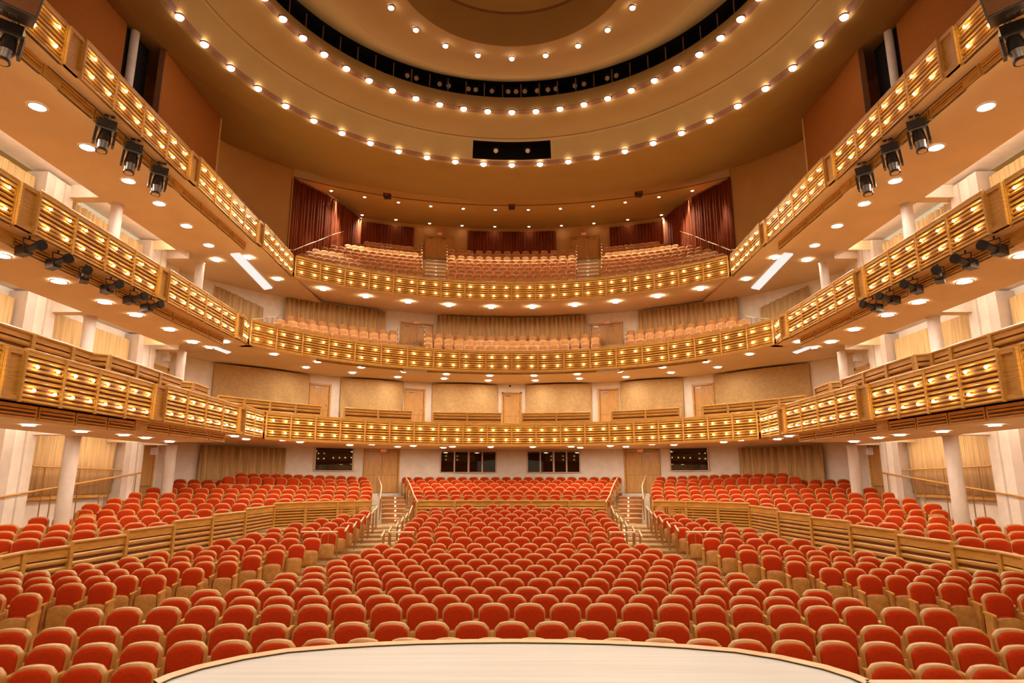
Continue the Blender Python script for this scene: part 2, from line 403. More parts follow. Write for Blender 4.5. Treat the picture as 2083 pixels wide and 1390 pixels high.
# big brown fabric screens on the upper side walls
for s in (-1, 1):
    q = MB(); q.box((-.06, 0, 0), (.06, 4.75, 5.35), 'panel'); q.box((-.09, -.05, 0), (.09, 0, 5.35), 'dark'); q.box((-.08, 4.75, 0), (.08, 4.87, 5.1), 'upper')
    o = q.build('acoustic_screen'); o.location = (s*11.3, 18.3, 8.98+H); o.rotation_euler = (0, 0, radians(4.5)*(-s))
    tag(o, f'large brown fabric screen with slanted top, upper {SIDE[s]} wall beyond the dark gap', 'wall screen', 'brown fabric screens')
    q = MB(); q.box((s*11.9-.06, 6, 9+H), (s*11.9+.06, 17.2, 14.6+H), 'panel')
    tag(q.build('acoustic_screen'), f'large brown fabric screen nearest the stage on the upper {SIDE[s]} wall', 'wall screen', 'brown fabric screens')
    q = MB(); q.tube((s*11.8, 17.55, 9+H), (s*11.8, 17.55, 14.9+H), .13, 'grey', 14); q.box((s*12.0-.04, 17.2, 9+H), (s*12.0+.04, 18.6, 15+H), 'black')
    struct('column_'+SIDE[s], q, f'pale post and dark gap between the upper {SIDE[s]} brown screens')

# ------------------------------------------------------------ balconies
# plan of each rail: side run at x=-X then arc about (0,c) radius R
TIERS = [dict(n='first', zb=1.54, zt=2.51, X=9.6, c=19.2, R=11.1, ys=23.95, posts=[(6.9, 7.0), (11.9, 12.35), (17.1, 17.6), (22.55, 22.95)], zs=1.25, npan=20),
         dict(n='second', zb=5.2, zt=6.16, X=10.4, c=19.8, R=11.4, ys=24.7, posts=[(7.4, 7.5), (12.55, 13.05), (18.05, 18.5), (23.5, 23.95)], zs=4.92, npan=20),
         dict(n='top', zb=8.92, zt=9.88, X=9.85, c=17.7, R=13.85, ys=27.35, posts=[(7.35, 7.45), (12.45, 12.95), (18.0, 18.47), (23.35, 23.8)], zs=8.64, npan=18)]
def slat_panel(w, h, bulbs=True, nsl=8, d=.055, top=.07):
    """one slatted panel in the XZ plane, front towards -Y, origin bottom left"""
    q = MB(); q.box((0, .045, 0), (w, .07, h), 'dark')
    fr = .035
    q.box((0, 0, 0), (fr, .06, h), 'slat'); q.box((w-fr, 0, 0), (w, .06, h), 'slat')
    q.box((fr, -.005, 0), (w-fr, .06, .05), 'slat'); q.box((fr, .0, h-top), (w-fr, .06, h), 'slat')
    hh = (h-.05-top)/nsl
    for i in range(nsl):
        z = .05+hh*(i+.5)
        q.add([(fr, .012, z-hh*.30), (fr, -.012, z-hh*.1), (fr, -.012, z+hh*.14), (fr, .012, z+hh*.30), (fr, .045, z+hh*.30), (fr, .045, z-hh*.30),
               (w-fr, .012, z-hh*.30), (w-fr, -.012, z-hh*.1), (w-fr, -.012, z+hh*.14), (w-fr, .012, z+hh*.30), (w-fr, .045, z+hh*.30), (w-fr, .045, z-hh*.30)],
              [(0, 1, 7, 6), (1, 2, 8, 7), (2, 3, 9, 8), (3, 4, 10, 9), (4, 5, 11, 10), (5, 0, 6, 11)], 'slat')
    return q.mesh('slat_panel')
BM = MB(); BM.sphere((0, 0, 0), .034, 'bulb', 8, 5); BULB = BM.mesh('bulb')
PM = {}
def panel_at(parent, p0, p1, z0, z1, bulbs=4, nsl=8, name='slat_panel', top=.07):
    """panel from plan point p0 to p1 with its face on the right of the direction of travel turned to the hall"""
    w = hypot(p1[0]-p0[0], p1[1]-p0[1]); h = z1-z0
    key = (round(w, 2), round(h, 2), nsl, top)
    if key not in PM: PM[key] = slat_panel(round(w, 2), round(h, 2), nsl=nsl, top=top)
    o = bpy.data.objects.new(name, PM[key]); C.objects.link(o); o.parent = parent
    o.location = (p0[0], p0[1], z0); o.rotation_euler = (0, 0, atan2(p1[1]-p0[1], p1[0]-p0[0]))
    if bulbs:
        xs = (.24*w, .76*w) if bulbs == 4 else ((.5*w,))
        for x in xs:
            for z in (.235*h, .72*h):
                b = bpy.data.objects.new('bulb', BULB); C.objects.link(b); b.parent = o; b.location = (x, -.05, z)
    return o
def rail_path(mb, pts, m='wood', r=.035):
    for a, b in zip(pts, pts[1:]): mb.tube(a, b, r, m, 6)
def orient(s, a, b): return (a, b) if s < 0 else (b, a)
def front_dir(p0, p1):
    return p0, p1
for ti, T in enumerate(TIERS):
    zb, zt = T['zb']+H, T['zt']+H; nm = T['n']
    # rear arc
    a_end = math.degrees(math.acos(max(-1, min(1, (T['ys']+.25-T['c'])/T['R']))))
    a_end = math.degrees(asin(min(1, (T['X']-.08)/T['R'])))
    r = empty('balcony_balustrade', (0, T['c']+T['R'], zb), 0, f'curved slatted {nm} balcony front facing the stage, dotted with bulbs', 'balcony front', 'curved balcony fronts')
    base = Vector(r.location)
    pts = [Vector((T['R']*sin(radians(a)), T['c']+T['R']*cos(radians(a)), 0))-Vector((base.x, base.y, 0)) for a in [-a_end+2*a_end*i/T['npan'] for i in range(T['npan']+1)]]
    for i, (a, b) in enumerate(zip(pts, pts[1:])):
        # face must look towards -Y: travel from left to right gives face at local -Y
        panel_at(r, a, b, 0, zt-zb)
    q = MB(); rail_path(q, [(p.x, p.y+.03, zt-zb+.03) for p in pts], 'wood', .04); q.build('handrail', r)
    q = MB()
    q.box((-.02, -.02, -.03), (.02, .06, zt-zb+.02), 'wood'); me = q.mesh('post')
    for p in pts: o = bpy.data.objects.new('post', me); C.objects.link(o); o.parent = r; o.location = (p.x, p.y, 0)
    q = MB(); P2 = [(p.x, p.y) for p in pts]; ribbon(q, [(x*(1-.0), y+.09) for x, y in P2], -.02, zt-zb-.02, 'wood'); ribbon(q, [(x, y-.03) for x, y in P2], -.06, 0.0, 'wood')
    q.build('rear_lining', r)
    T['arc'] = [(p.x+base.x, p.y+base.y) for p in pts]
    x_end = T['R']*sin(radians(a_end)); y_end = T['c']+T['R']*cos(radians(a_end)); T['yend'] = y_end
    # side bays
    for s in (-1, 1):
        X = T['X']; posts = T['posts']
        for bi in range(len(posts)):
            y0 = posts[bi][1]; y1 = posts[bi+1][0] if bi+1 < len(posts) else y_end-.02
            pz0, pz1 = posts[bi]
            dz = -.05 if (ti == 0 and bi <= 1) else 0
            which = ['nearest the stage', 'second from the stage', 'third from the stage', 'at the rear corner'][bi]
            r = empty('balcony_balustrade', (s*X, (y0+y1)/2, zb+dz), 0, f'slatted {nm} balcony front along the {SIDE[s]} side, bay {which}', 'balcony front', f'{SIDE[s]} side balcony fronts')
            b0 = Vector((s*X, (y0+y1)/2, 0))
            n = 4 if bi < 3 else max(1, round((y1-y0)/1.22))
            out = .10
            ys = [y0+(y1-y0)*i/n for i in range(n+1)]
            # slight splay of each bay
            P = [Vector((s*(X-.05+out*(i/n)), y, 0))-b0 for i, y in enumerate(ys)]
            for a, b in zip(P, P[1:]):
                p0, p1 = (b, a) if s < 0 else (a, b)
                p0, p1 = (a, b) if s < 0 else (b, a)
                panel_at(r, p0, p1, 0, zt-zb)
            q = MB(); rail_path(q, [(p.x+s*.03, p.y, zt-zb+.035) for p in P], 'wood', .04)
            q.tube((P[-1].x+s*.03, P[-1].y, zt-zb+.035), (P[-1].x+s*.25, P[-1].y+.04, zt-zb+.06), .035, 'brass', 6)
            q.build('handrail', r)
            q = MB()
            q.box((-.03, -.022, -.03), (.03, .022, zt-zb+.02), 'wood'); me = q.mesh('post')
            for p in P: o = bpy.data.objects.new('post', me); C.objects.link(o); o.parent = r; o.location = p
            q = MB(); a, b = P[0], P[-1]
            xx = s*.1; q.add([(a.x+xx, a.y, 0), (b.x+xx, b.y, 0), (b.x+xx, b.y, zt-zb), (a.x+xx, a.y, zt-zb)], [(0, 1, 2, 3)], 'wood')
            q.build('rear_lining', r)
            # plain recessed panel between bays
            q = MB(); ya, yb = pz0-b0.y, pz1-b0.y; x0 = 0.02*s
            q.box((min(x0, x0+s*.05), ya, 0), (max(x0, x0+s*.05), yb, zt-zb), 'wood')
            for (za, zc) in ((0, .09), (zt-zb-.09, zt-zb)): q.box((min(x0-s*.06, x0), ya, za), (max(x0-s*.06, x0), yb, zc), 'wood')
            for yy in (ya, yb-.07): q.box((min(x0-s*.06, x0), yy, .09), (max(x0-s*.06, x0), yy+.07, zt-zb-.09), 'wood')
            q.build('plain_panel', r)
            if bi < 3:
                # lower slatted valance set back under the front
                vb, vt = T['zs']+H, T['zb']+H
                v = empty('valance', (s*(X+.42), (y0+y1)/2, vb+dz), 0, f'narrow slatted valance under the {nm} balcony, {SIDE[s]} bay {which}', 'valance', f'{SIDE[s]} side valances')
                for a, b in zip(P, P[1:]):
                    a2, b2 = Vector((s*0, a.y+.03, 0)), Vector((s*0, b.y-.03, 0))
                    p0, p1 = (a2, b2) if s < 0 else (b2, a2)
                    panel_at(v, p0, p1, 0, vt-vb, 0, 2)
                q = MB(); q.box((-.02 if s > 0 else -.02, P[0].y-.52, 0), (.02, P[0].y+.03, vt-vb), 'wood'); q.build('plain_panel', v)
    # slab: underside and floor
    q = MB(); inner = T['arc']
    WR2 = WR-.02 if ti < 2 else 26.3
    oc = WC if ti < 2 else WC
    out = arc(WC, WR-.02, -62, 62, T['npan'])
    zo = T['zb']+H+(.18 if ti == 2 else 0)
    m = len(inner)
    vs = [(x, y+.1, T['zb']+H) for x, y in inner]+[(x, y, zo) for x, y in out]+[(x, y+.1, T['zb']+H+.22) for x, y in inner]+[(x, y, zo+.25) for x, y in out]
    q.add(vs, [(i, i+1, m+i+1, m+i) for i in range(m-1)], 'soffit', smooth=False)
    q.add(vs, [(2*m+i, 2*m+i+1, 3*m+i+1, 3*m+i) for i in range(m-1)], 'carpet')
    q.add(vs, [(i, i+1, 2*m+i+1, 2*m+i) for i in range(m-1)], 'wood')
    T['out'] = out
    for s in (-1, 1):
        X = T['X']; zt2 = T['zb']+H; zl = T['zs']+H; ye = inner[0][1]
        # strip over the valance, then main side soffit with recessed light coffers near the wall
        def quad(x0, x1, y0, y1, z, m='soffit'): q.add([(s*x0, y0, z), (s*x1, y0, z), (s*x1, y1, z), (s*x0, y1, z)], [(0, 1, 2, 3)], m)
        quad(X, X+.5, 4, ye+.6, zt2)
        yv = T['posts'][3][0]
        quad(X+.42, 12.95, 4, yv, zl); 
        q.add([(s*(X+.5), yv, zl), (s*12.95, yv, zl), (s*12.95, yv, zt2), (s*(X+.5), yv, zt2)], [(0, 1, 2, 3)], 'soffit')
        cols = [7.6, 13.2, 18.9, 24.6]
        quad(12.95, 14.4, 4, 7.7, zl)
        for a, b in zip(cols, cols[1:]):
            # coffer
            hz = zl+.42
            quad(12.95, 14.4, b-.25, b+.15, zl)
            quad(12.95, 14.4, a+.15, b-.25, hz, 'white')
            q.add([(s*12.95, a+.15, zl), (s*12.95, b-.25, zl), (s*12.95, b-.25, hz), (s*12.95, a+.15, hz)], [(0, 1, 2, 3)], 'white')
            for yy in (a+.15, b-.25): q.add([(s*12.95, yy, zl), (s*14.4, yy, zl), (s*14.4, yy, hz), (s*12.95, yy, hz)], [(0, 1, 2, 3)], 'white')
            g = MB(); g.tube((0, -(b-a)/2+.5, 0), (0, (b-a)/2-.5, 0), .03, 'cove', 6)
            o = g.build('cove_tube', loc=(s*13.12, (a+b)/2, hz-.12))
            tag(o, f'fluorescent tube in the {SIDE[s]} ceiling recess under the {nm} balcony, {nth(cols.index(a))} from the stage', 'light', 'cove tubes')
        # floor slab on top and closing face
        quad(X+.1, 14.4, 4, 27, zt2+.24, 'carpet')
        # soffit between the side run and the rear arc
        quad(X, 15.2, yv+.02, 34, zt2+.012)
        q.add([(s*12.95, yv, zl), (s*14.4, yv, zl), (s*14.4, yv, zt2+.1), (s*12.95, yv, zt2+.1)], [(0, 1, 2, 3)], 'soffit')
    struct('slab_'+str(ti+1), q, f'{nm} balcony slab and plaster underside')

q = MB(); L1 = arc(19.2, 13.15, -54, 54, 24); L2 = arc(19.2, WR-.03, -54, 54, 24)
q.add([(x, y, 2.1+H) for x, y in L1]+[(x, y, 2.1+H) for x, y in L2]+[(x, y, 1.7+H) for x, y in L1], [(i, i+1, 26+i, 25+i) for i in range(24)]+[(50+i, 51+i, i+1, i) for i in range(24)], 'carpet')
for s in (-1, 1): q.box((min(s*10.75, s*14.35), 6, 1.78+H), (max(s*10.75, s*14.35), 23.2, 2.1+H), 'carpet')
struct('floor_first', q, 'raised platform behind the first balcony boxes')
def flat_at(px, py, z):
    v = (695-py)/F; zc = (z-H)/(sP+v*cP); return at(px, py, zc)
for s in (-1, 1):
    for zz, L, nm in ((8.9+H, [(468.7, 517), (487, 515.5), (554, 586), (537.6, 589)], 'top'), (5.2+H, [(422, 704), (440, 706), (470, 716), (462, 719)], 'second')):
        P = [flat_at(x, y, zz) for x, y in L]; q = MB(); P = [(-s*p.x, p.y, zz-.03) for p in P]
        q.add(P+[(x, y, z+.05) for x, y, z in P], [(0, 1, 2, 3), (3, 2, 1, 0), (0, 4, 5, 1), (1, 5, 6, 2), (2, 6, 7, 3), (3, 7, 4, 0)], 'recessglow')  # glowing strip stands in for a brightly lit soffit recess
        tag(q.build('recess_glow'), f'slanting strip glowing like a lit recess under the {SIDE[s]} corner of the {nm} balcony', 'light', 'glowing strips for lit recesses')
    aa = [-ang(x, z=7.0) for x in (428, 460, 495, 530)]
    pleated([(s*sin(radians(a))*(WR-.12), WC+cos(radians(a))*(WR-.12)) for a in aa], 5.6+H, 0, 'drape', .07, .3, label=f'short pleated drape with sloping top at the {SIDE[s]} corner of the second balcony', group='second balcony curtains',
            ztops=[at(x, y, (WC+cos(radians(a))*WR)*cP+7.9*sP).z for x, y, a in zip((428, 460, 495, 530), (580, 594, 610, 627), aa)])
# second line of slatted box fronts on the first balcony
def slat_run(name, pts, z0, z1, label, group, bulbs=0, nsl=5, cap=True, end=True):
    b0 = Vector((sum(p[0] for p in pts)/len(pts), sum(p[1] for p in pts)/len(pts), 0))
    z0l = z0 if isinstance(z0, list) else [z0]*(len(pts)-1); z1l = z1 if isinstance(z1, list) else [z1]*(len(pts)-1)
    r = empty(name, (b0.x, b0.y, min(z0l)), 0, label, 'slatted partition', group)
    for i, (a, b) in enumerate(zip(pts, pts[1:])):
        a = Vector((a[0], a[1], 0))-b0; b = Vector((b[0], b[1], 0))-b0
        panel_at(r, a, b, z0l[i]-min(z0l), z1l[i]-min(z0l), bulbs, nsl, top=.13 if nsl == 5 else .19)
        q = MB(); zp = max(z1l[max(0, i-1)], z1l[i])-min(z0l)+.03; q.box((a.x-.04, a.y-.05, z0l[i]-min(z0l)), (a.x+.04, a.y+.07, zp), 'wood'); q.build('post', r)
        q = MB(); zz = z1l[i]-min(z0l); q.tube((a.x, a.y, zz+.02), (b.x, b.y, zz+.02), .045, 'wood', 6); q.build('top_rail', r)
    return r
for s in (-1, 1):
    side = SIDE[s]; fl = lambda L: L if s < 0 else [(-x, y) for x, y in reversed(L)]
    z0, z1 = 2.1+H, 3.15+H
    slat_run('box_parapet', fl([(-10.65, 9.8), (-10.65, 11.2), (-10.7, 12.6), (-10.75, 14.0), (-10.8, 15.4), (-10.85, 16.2)]), z0, z1, f'raised slatted box front behind the first balcony, {side} side near the stage', 'raised box fronts', 0)
    slat_run('box_parapet', fl([(-11.3, 16.0), (-10.6, 16.55), (-10.65, 17.9), (-10.75, 19.3), (-10.85, 20.8)]), z0, z1, f'raised slatted box front behind the first balcony, middle of the {side} side', 'raised box fronts', 0)
    slat_run('box_parapet', fl([(-11.4, 21.0), (-10.8, 21.5), (-10.9, 22.8)]), z0, z1, f'short raised slatted box front near the {side} rear corner of the first balcony', 'raised box fronts', 0)
    R2 = 13.1
    def arcpts(p0, p1, n): return [(R2*sin(radians(a)), 19.2+R2*cos(radians(a))) for a in [ang(p0, 19.2, R2)+(ang(p1, 19.2, R2)-ang(p0, 19.2, R2))*i/n for i in range(n+1)]]
    for (p0, p1, n, d) in ((448, 656, 4, 'outer'), (703, 839, 2, 'middle'), (882, 1020, 2, 'inner')):
        L = arcpts(p0, p1, n); slat_run('box_parapet', fl(L), z0, 3.2+H, f'{d} slatted box front in the {side} half of the first balcony, before the drapes', 'raised box fronts', 0)

# ------------------------------------------------------------ downlights under the balconies
def mirror_lights(L, z, kind, tier, run):
    for s in (-1, 1):
        for i, (x, y) in enumerate(L):
            if s > 0 and abs(x) < .01: continue
            light(kind, 'downlight', (s*abs(x), y, z), f'recessed downlight under the {tier} balcony, {SIDE[s]} {run}, {nth(i)} from the stage', 'light', f'downlights under the {tier} balcony')
mirror_lights([(11.25, 9.6), (11.25, 11.6), (11.25, 13.65), (11.3, 15.55), (11.35, 17.5), (11.3, 19.1), (11.35, 20.95), (11.45, 22.85)], 8.635+H, 'big', 'top', 'side row')
mirror_lights([(10.85, 25.0), (12.3, 25.3), (10.7, 27.9), (9.07, 29.5), (7.3, 30.77), (5.34, 31.77), (3.31, 32.44), (1.1, 32.83)], 8.90+H, 'mid', 'top', 'rear curve')
mirror_lights([(11.4, 9.6), (11.4, 11.6), (11.45, 13.6), (11.5, 15.55), (11.55, 17.5), (11.5, 18.95), (11.5, 20.9), (11.7, 22.9)], 4.905+H, 'big', 'second', 'side row')
mirror_lights([(11.1, 24.2), (12.2, 25.3), (10.12, 26.7), (8.79, 28.5), (9.8, 30.0), (7.16, 30.0), (7.96, 31.56), (5.33, 31.26), (5.95, 32.98), (3.31, 32.02), (3.59, 33.5), (1.14, 32.49), (1.27, 34.17)], 5.185+H, 'mid', 'second', 'rear curve')
mirror_lights([(11.3, 12.8), (11.35, 15.1), (11.5, 17.2), (11.2, 18.6), (11.3, 19.9), (11.6, 21.9)], 1.235+H, 'mid', 'first', 'side row')
mirror_lights([(10.15, 23.6), (10.5, 25.5), (9.25, 26.1), (9.04, 27.57), (7.75, 27.6), (7.5, 29.92), (6.37, 29.4), (5.57, 31.57), (4.69, 30.8), (3.45, 32.55), (2.9, 31.6), (1.04, 31.9)], 1.53+H, 'mid', 'first', 'rear curve')

# ------------------------------------------------------------ columns and pilasters, side wall fabric
for s in (-1, 1):
    for L, (z0, z1) in enumerate([(-2.4, 1.27), (1.75, 4.92), (5.4, 8.64)]):
        lev = ['ground floor', 'first balcony', 'second balcony'][L]
        for k, (x, y) in enumerate([(13.0, 13.2), (13.05, 19.2), (13.1, 24.9)]):
            if L == 2: x -= .35
            q = MB(); cr = .2 if L == 0 else .175; q.tube((0, 0, 0), (0, 0, z1-z0), cr, 'grey', 20); q.tube((0, 0, z1-z0-.06), (0, 0, z1-z0), cr+.015, 'grey', 20)
            o = q.build('column', loc=(s*x, y, z0+H)); o['kind'] = 'structure'; o['label'] = f'round pale column on the {lev}, {SIDE[s]} side, {ORD[k]} from the stage'; o['category'] = 'column'
        for k, y in enumerate([16.1, 21.9 if L else 17.9, 23.7]):
            y = [12.8, 18.4, 24.0][k]
            q = MB(); q.box((-.28, -.42, 0), (.28, .42, z1-z0+.35), 'white'); q.box((-s*.285-.01, -.03, 0), (-s*.285+.01, .03, z1-z0+.35), 'grey')
            q.box((-.3, -.8, 0), (.3, -.42, z1-z0+.35), 'grey')
            o = q.build('pilaster', loc=(s*14.15, y, z0+H)); o['kind'] = 'structure'; o['label'] = f'pale pilaster on the {lev}, {SIDE[s]} wall'; o['category'] = 'pilaster'
        # fabric bays
        bays = [(6.5, 12.0), (13.3, 17.5), (18.9, 23.1)]
        for k, (a, b) in enumerate(bays):
            zb0 = -.5 if L == 0 else z0
            if L == 2 and k == 2: mm, am = 'drape', .07
            else: mm, am = 'drape', .018
            pleated([(s*14.12, a), (s*14.12, b)] if s < 0 else [(s*14.12, b), (s*14.12, a)], zb0+H, z1+.1+H, mm, am, .45 if am < .05 else .25, name='wall_drape',
                    label=f'beige fabric bay on the {SIDE[s]} wall of the {lev}, {ORD[k]} from the stage', cat='drape', group=f'{lev} side fabric bays')
        if L < 2:
            # oak side door and white speaker box
            yd = 25.2 if L else 24.9
            q = MB(); q.box((-.04, -.5, 0), (.04, .5, 2.55), 'door'); q.box((-.06, .5, 0), (.06, .62, 2.65), 'wood'); q.box((-.06, -.6, 0), (.06, -.5, 2.65), 'wood'); q.box((-.06, -.6, 2.55), (.06, .62, 2.66), 'wood'); q.box((-.07, -.45, 1.0), (.07, .45, 1.04), 'brass')
            o = q.build('door_'+str(20+L*2+(s > 0)), loc=(s*14.2, yd+.25, (-1.3 if L == 0 else 1.8)+H)); o['kind'] = 'structure'; o['label'] = f'oak side door on the {lev}, {SIDE[s]} wall'; o['category'] = 'door'
            q = MB(); q.box((-.13, -.1, -.15), (.13, .1, .12), 'whitebox'); q.box((-.1, -.11, -.12), (.1, -.1, .09), 'grey')
            p = (s*13.7, 24.9, (1.05 if L == 0 else 4.7)+H); tag(q.build('wall_speaker', loc=p), f'small white speaker box high beside the {SIDE[s]} {lev} side door', 'loudspeaker', 'white wall speakers')
    # ground floor rails on the side aisle
    q = MB(); z0 = H
    q.tube((s*13.9, 13.1, .33+z0), (s*13.9, 17.2, .36+z0), .03, 'wood', 8)
    q.tube((s*13.9, 18.9, .36+z0), (s*13.9, 23.6, .30+z0), .03, 'wood', 8)
    for y in (13.6, 15.2, 16.8, 19.4, 21.0, 22.6): q.tube((s*13.9, y, -1.4+z0), (s*13.9, y, .34+z0), .018, 'brass', 6)
    tag(q.build('wall_rail'), f'level wooden rail before the {SIDE[s]} ground floor fabric', 'handrail')
    q = MB(); q.tube((s*13.75, 11.5, -1.15+z0), (s*13.75, 24.2, .22+z0), .03, 'wood', 8)
    for y in (12.6, 15, 17.3, 19.6, 21.9, 23.9):
        zz = -1.15+(y-11.5)/12.7*1.37; q.tube((s*13.75, y, zz-1+z0), (s*13.75, y, zz+z0), .02, 'brass', 6)
    tag(q.build('handrail'), f'long sloping handrail down the {SIDE[s]} outer aisle', 'handrail')
    q = MB(); q.box((s*14.2-.04, 12.8, -.62+z0), (s*14.2+.04, 17.4, -.48+z0), 'wood'); q.box((s*14.2-.04, 19, -.62+z0), (s*14.2+.04, 23, -.48+z0), 'wood')
    struct('trim_'+str(5+(s > 0)), q, f'wooden ledge under the {SIDE[s]} fabric bays')

# ------------------------------------------------------------ rear wall doors, windows, signs
def wall_T(px, r=WR-.03, z=.4):
    a = radians(ang(px, z=z)); return Matrix.Translation((r*sin(a), WC+r*cos(a), 0)) @ Matrix.Rotation(-a, 4, 'Z')
def exit_sign(T, z, lab):
    q = MB(); q.box((-.17, -.05, -.09), (.17, .0, .09), 'exitbox'); o = q.build('exit_sign'); o.matrix_world = T @ Matrix.Translation((0, -.08, z))
    tag(o, lab, 'exit sign', 'exit signs over doors')
    cu = bpy.data.curves.new('exit_lettering', 'FONT'); cu.body = 'EXIT'; cu.size = .13; cu.align_x = 'CENTER'; cu.align_y = 'CENTER'; cu.extrude = .004
    cu.materials.append(M['exitred']); t0 = bpy.data.objects.new('lettering', cu); me = bpy.data.meshes.new_from_object(t0); bpy.data.objects.remove(t0); t = bpy.data.objects.new('lettering', me); C.objects.link(t); t.parent = o; t.rotation_euler = (pi/2, 0, 0); t.location = (0, -.056, 0)
dn = [0]
def door(T, wd, z0, z1, leaves, lab, kick=.8):
    dn[0] += 1; q = MB(); f = .09
    q.box((-wd/2-f, -.10, z0), (-wd/2, .02, z1+f), 'wood'); q.box((wd/2, -.10, z0), (wd/2+f, .02, z1+f), 'wood'); q.box((-wd/2-f, -.10, z1), (wd/2+f, .02, z1+f), 'wood')
    o = q.build('door_'+str(dn[0])); o.matrix_world = T; o['kind'] = 'structure'; o['label'] = lab; o['category'] = 'door'
    for i in range(leaves):
        x0 = -wd/2+wd*i/leaves; q = MB(); q.box((x0+.006, -.03, z0+.01), (x0+wd/leaves-.006, .01, z0+kick), 'door'); q.box((x0+.006, -.03, z0+kick+.012), (x0+wd/leaves-.006, .01, z1-.01), 'door')
        q.box((x0+.006, -.012, z0), (x0+wd/leaves-.006, .005, z1-.02), 'dark')
        l = q.build('door_leaf', o)
        q = MB(); hx = x0+wd/leaves-.12 if i == 0 else x0+.12; q.box((hx-.015, -.07, z0+1.0), (hx+.015, -.03, z0+1.12), 'steel'); q.build('door_handle', l)
        q = MB(); q.box((x0+.15, -.09, z1-.14), (x0+.42, -.03, z1-.08), 'steel'); q.build('door_closer', l)
for s in (-1, 1):
    X = (lambda p: p) if s < 0 else (lambda p: 2082-p); sd = SIDE[s]
    door(wall_T(X(775)), 1.72, -.72+H, 1.42+H, 2, f'double oak door at the top of the {sd} ground floor aisle', .92); exit_sign(wall_T(X(777)), 1.50+H-.06, f'EXIT sign over the {sd} ground floor double door')
    door(wall_T(X(649), z=3.8), .95, 2.6+H, 4.66+H, 1, f'single oak door between the wide drape and pier, {sd} side of the first balcony')
    door(wall_T(X(843), z=3.8), .95, 2.6+H, 4.74+H, 1, f'single oak door between two drapes, {sd} half of the first balcony')
    door(wall_T(X(848), z=7.5), 1.7, 6.3+H, 8.45+H, 2, f'double oak door behind the {sd} aisle of the second balcony'); exit_sign(wall_T(X(845), z=7.5), 8.56+H, f'EXIT sign over the {sd} second balcony door')
    T = Matrix.Translation((s*4.95, CY+sqrt(26.1**2-4.95**2)-.05, 0)) @ Matrix.Rotation(-s*radians(10), 4, 'Z')
    door(T, 1.75, 14.0+H, 16.2+H, 2, f'dark oak double door at the top of the {sd} aisle, top balcony'); exit_sign(T, 16.42+H, f'EXIT sign over the {sd} top balcony door')
door(wall_T(1041, z=3.8), .95, 2.6+H, 4.66+H, 1, 'single oak door at the centre of the first balcony')
wn = 0
for (a, b, y0, y1, n) in [(640, 716, 912, 955, 1), (896, 1009, 920, 961, 4), (1073, 1180, 920, 961, 4), (1366, 1442, 912, 955, 1)]:
    wn += 1; T = wall_T((a+b)/2); wd = (b-a)/F*(33.6 if n == 1 else 34.9); zt = (1.44 if n > 1 else 1.52)+H; zb = (.36 if n > 1 else .42)+H
    q = MB(); q.box((-wd/2, -.045, zb), (wd/2, -.035, zt), 'glass'); o = q.build('window_'+str(wn)); o.matrix_world = T; o['kind'] = 'structure'; o['category'] = 'window'
    o['label'] = ['wide dark control booth window at the far left', 'four-pane dark booth window left of centre', 'four-pane dark booth window right of centre', 'wide dark control booth window at the far right'][wn-1]
    q = MB(); q.box((-wd/2-.05, -.08, zb-.05), (wd/2+.05, -.02, zb), 'mullion'); q.box((-wd/2-.05, -.08, zt), (wd/2+.05, -.02, zt+.04), 'mullion')
    for i in range(n+1): q.box((-wd/2+wd*i/n-(.05 if 0 < i < n else .045), -.08, zb), (-wd/2+wd*i/n+(.05 if i == n/2 else .025), -.02, zt), 'mullion')
    q.build('window_frame', o)
q = MB(); q.sphere((0, 0, 0), .07, 'metal', 10, 6); q.tube((0, 0, .02), (0, 0, .13), .06, 'whitebox', 10); tag(q.build('dome_camera', loc=(-.1, 35.2, 5.05+H)), 'small dome camera above the central first balcony door', 'camera')

# ------------------------------------------------------------ seats
def outline(w, z0, z1, sh, n=9):
    """arched back outline: flat bottom, straight sides, rounded shoulders, arched top"""
    P = [(-w*.90, z0), (w*.90, z0), (w*.97, z0+(z1-z0)*.4), (w, sh-.03)]
    P += [(w*.985, sh+.01), (w*.93, sh+.035)]
    for i in range(n):
        t = 1-2*(i+1)/(n+1); P.append((w*.87*t, sh+.045+(z1-sh-.045)*sqrt(max(0, 1-t*t*.92))))
    P += [(-w*.93, sh+.035), (-w*.985, sh+.01), (-w, sh-.03), (-w*.97, z0+(z1-z0)*.4)]
    return P
def pillow(mb, P, y0, y1, m, inset=.02, T=None, back=None):
    """closed solid: outline at y0 (rear) and y1 (front) with a soft front bulge"""
    n = len(P); cx = sum(p[0] for p in P)/n; cz = sum(p[1] for p in P)/n
    d = y1-y0
    def ringp(k, y): return [(cx+(x-cx)*k, y, cz+(z-cz)*k) for x, z in P]
    w = max(p[0] for p in P)-cx
    rings = [ringp(1, y0), ringp(1, y0+d*.55), ringp(1-inset/w*.4, y0+d*.85), ringp(1-inset/w*1.3, y1), ringp(.55, y1+d*.12)]
    vs = [p for r in rings for p in r]; fs = []
    for j in range(len(rings)-1):
        for i in range(n): fs.append((j*n+i, (j+1)*n+i, (j+1)*n+(i+1) % n, j*n+(i+1) % n))
    mb.add(vs, fs, m, T, True)
    mb.add(vs, [tuple(range(4*n, 5*n))[::-1], tuple(range(n))], m, T)
def lean(z): return .05+.16*(z-.35)
LT = Matrix(((1, 0, 0, 0), (0, 1, .17, -.02), (0, 0, 1, 0), (0, 0, 0, 1)))      # back leans away from the stage
PT = Matrix(((1, 0, 0, 0), (0, 1, .16, -.30), (0, 0, 1, 0), (0, 0, 0, 1)))
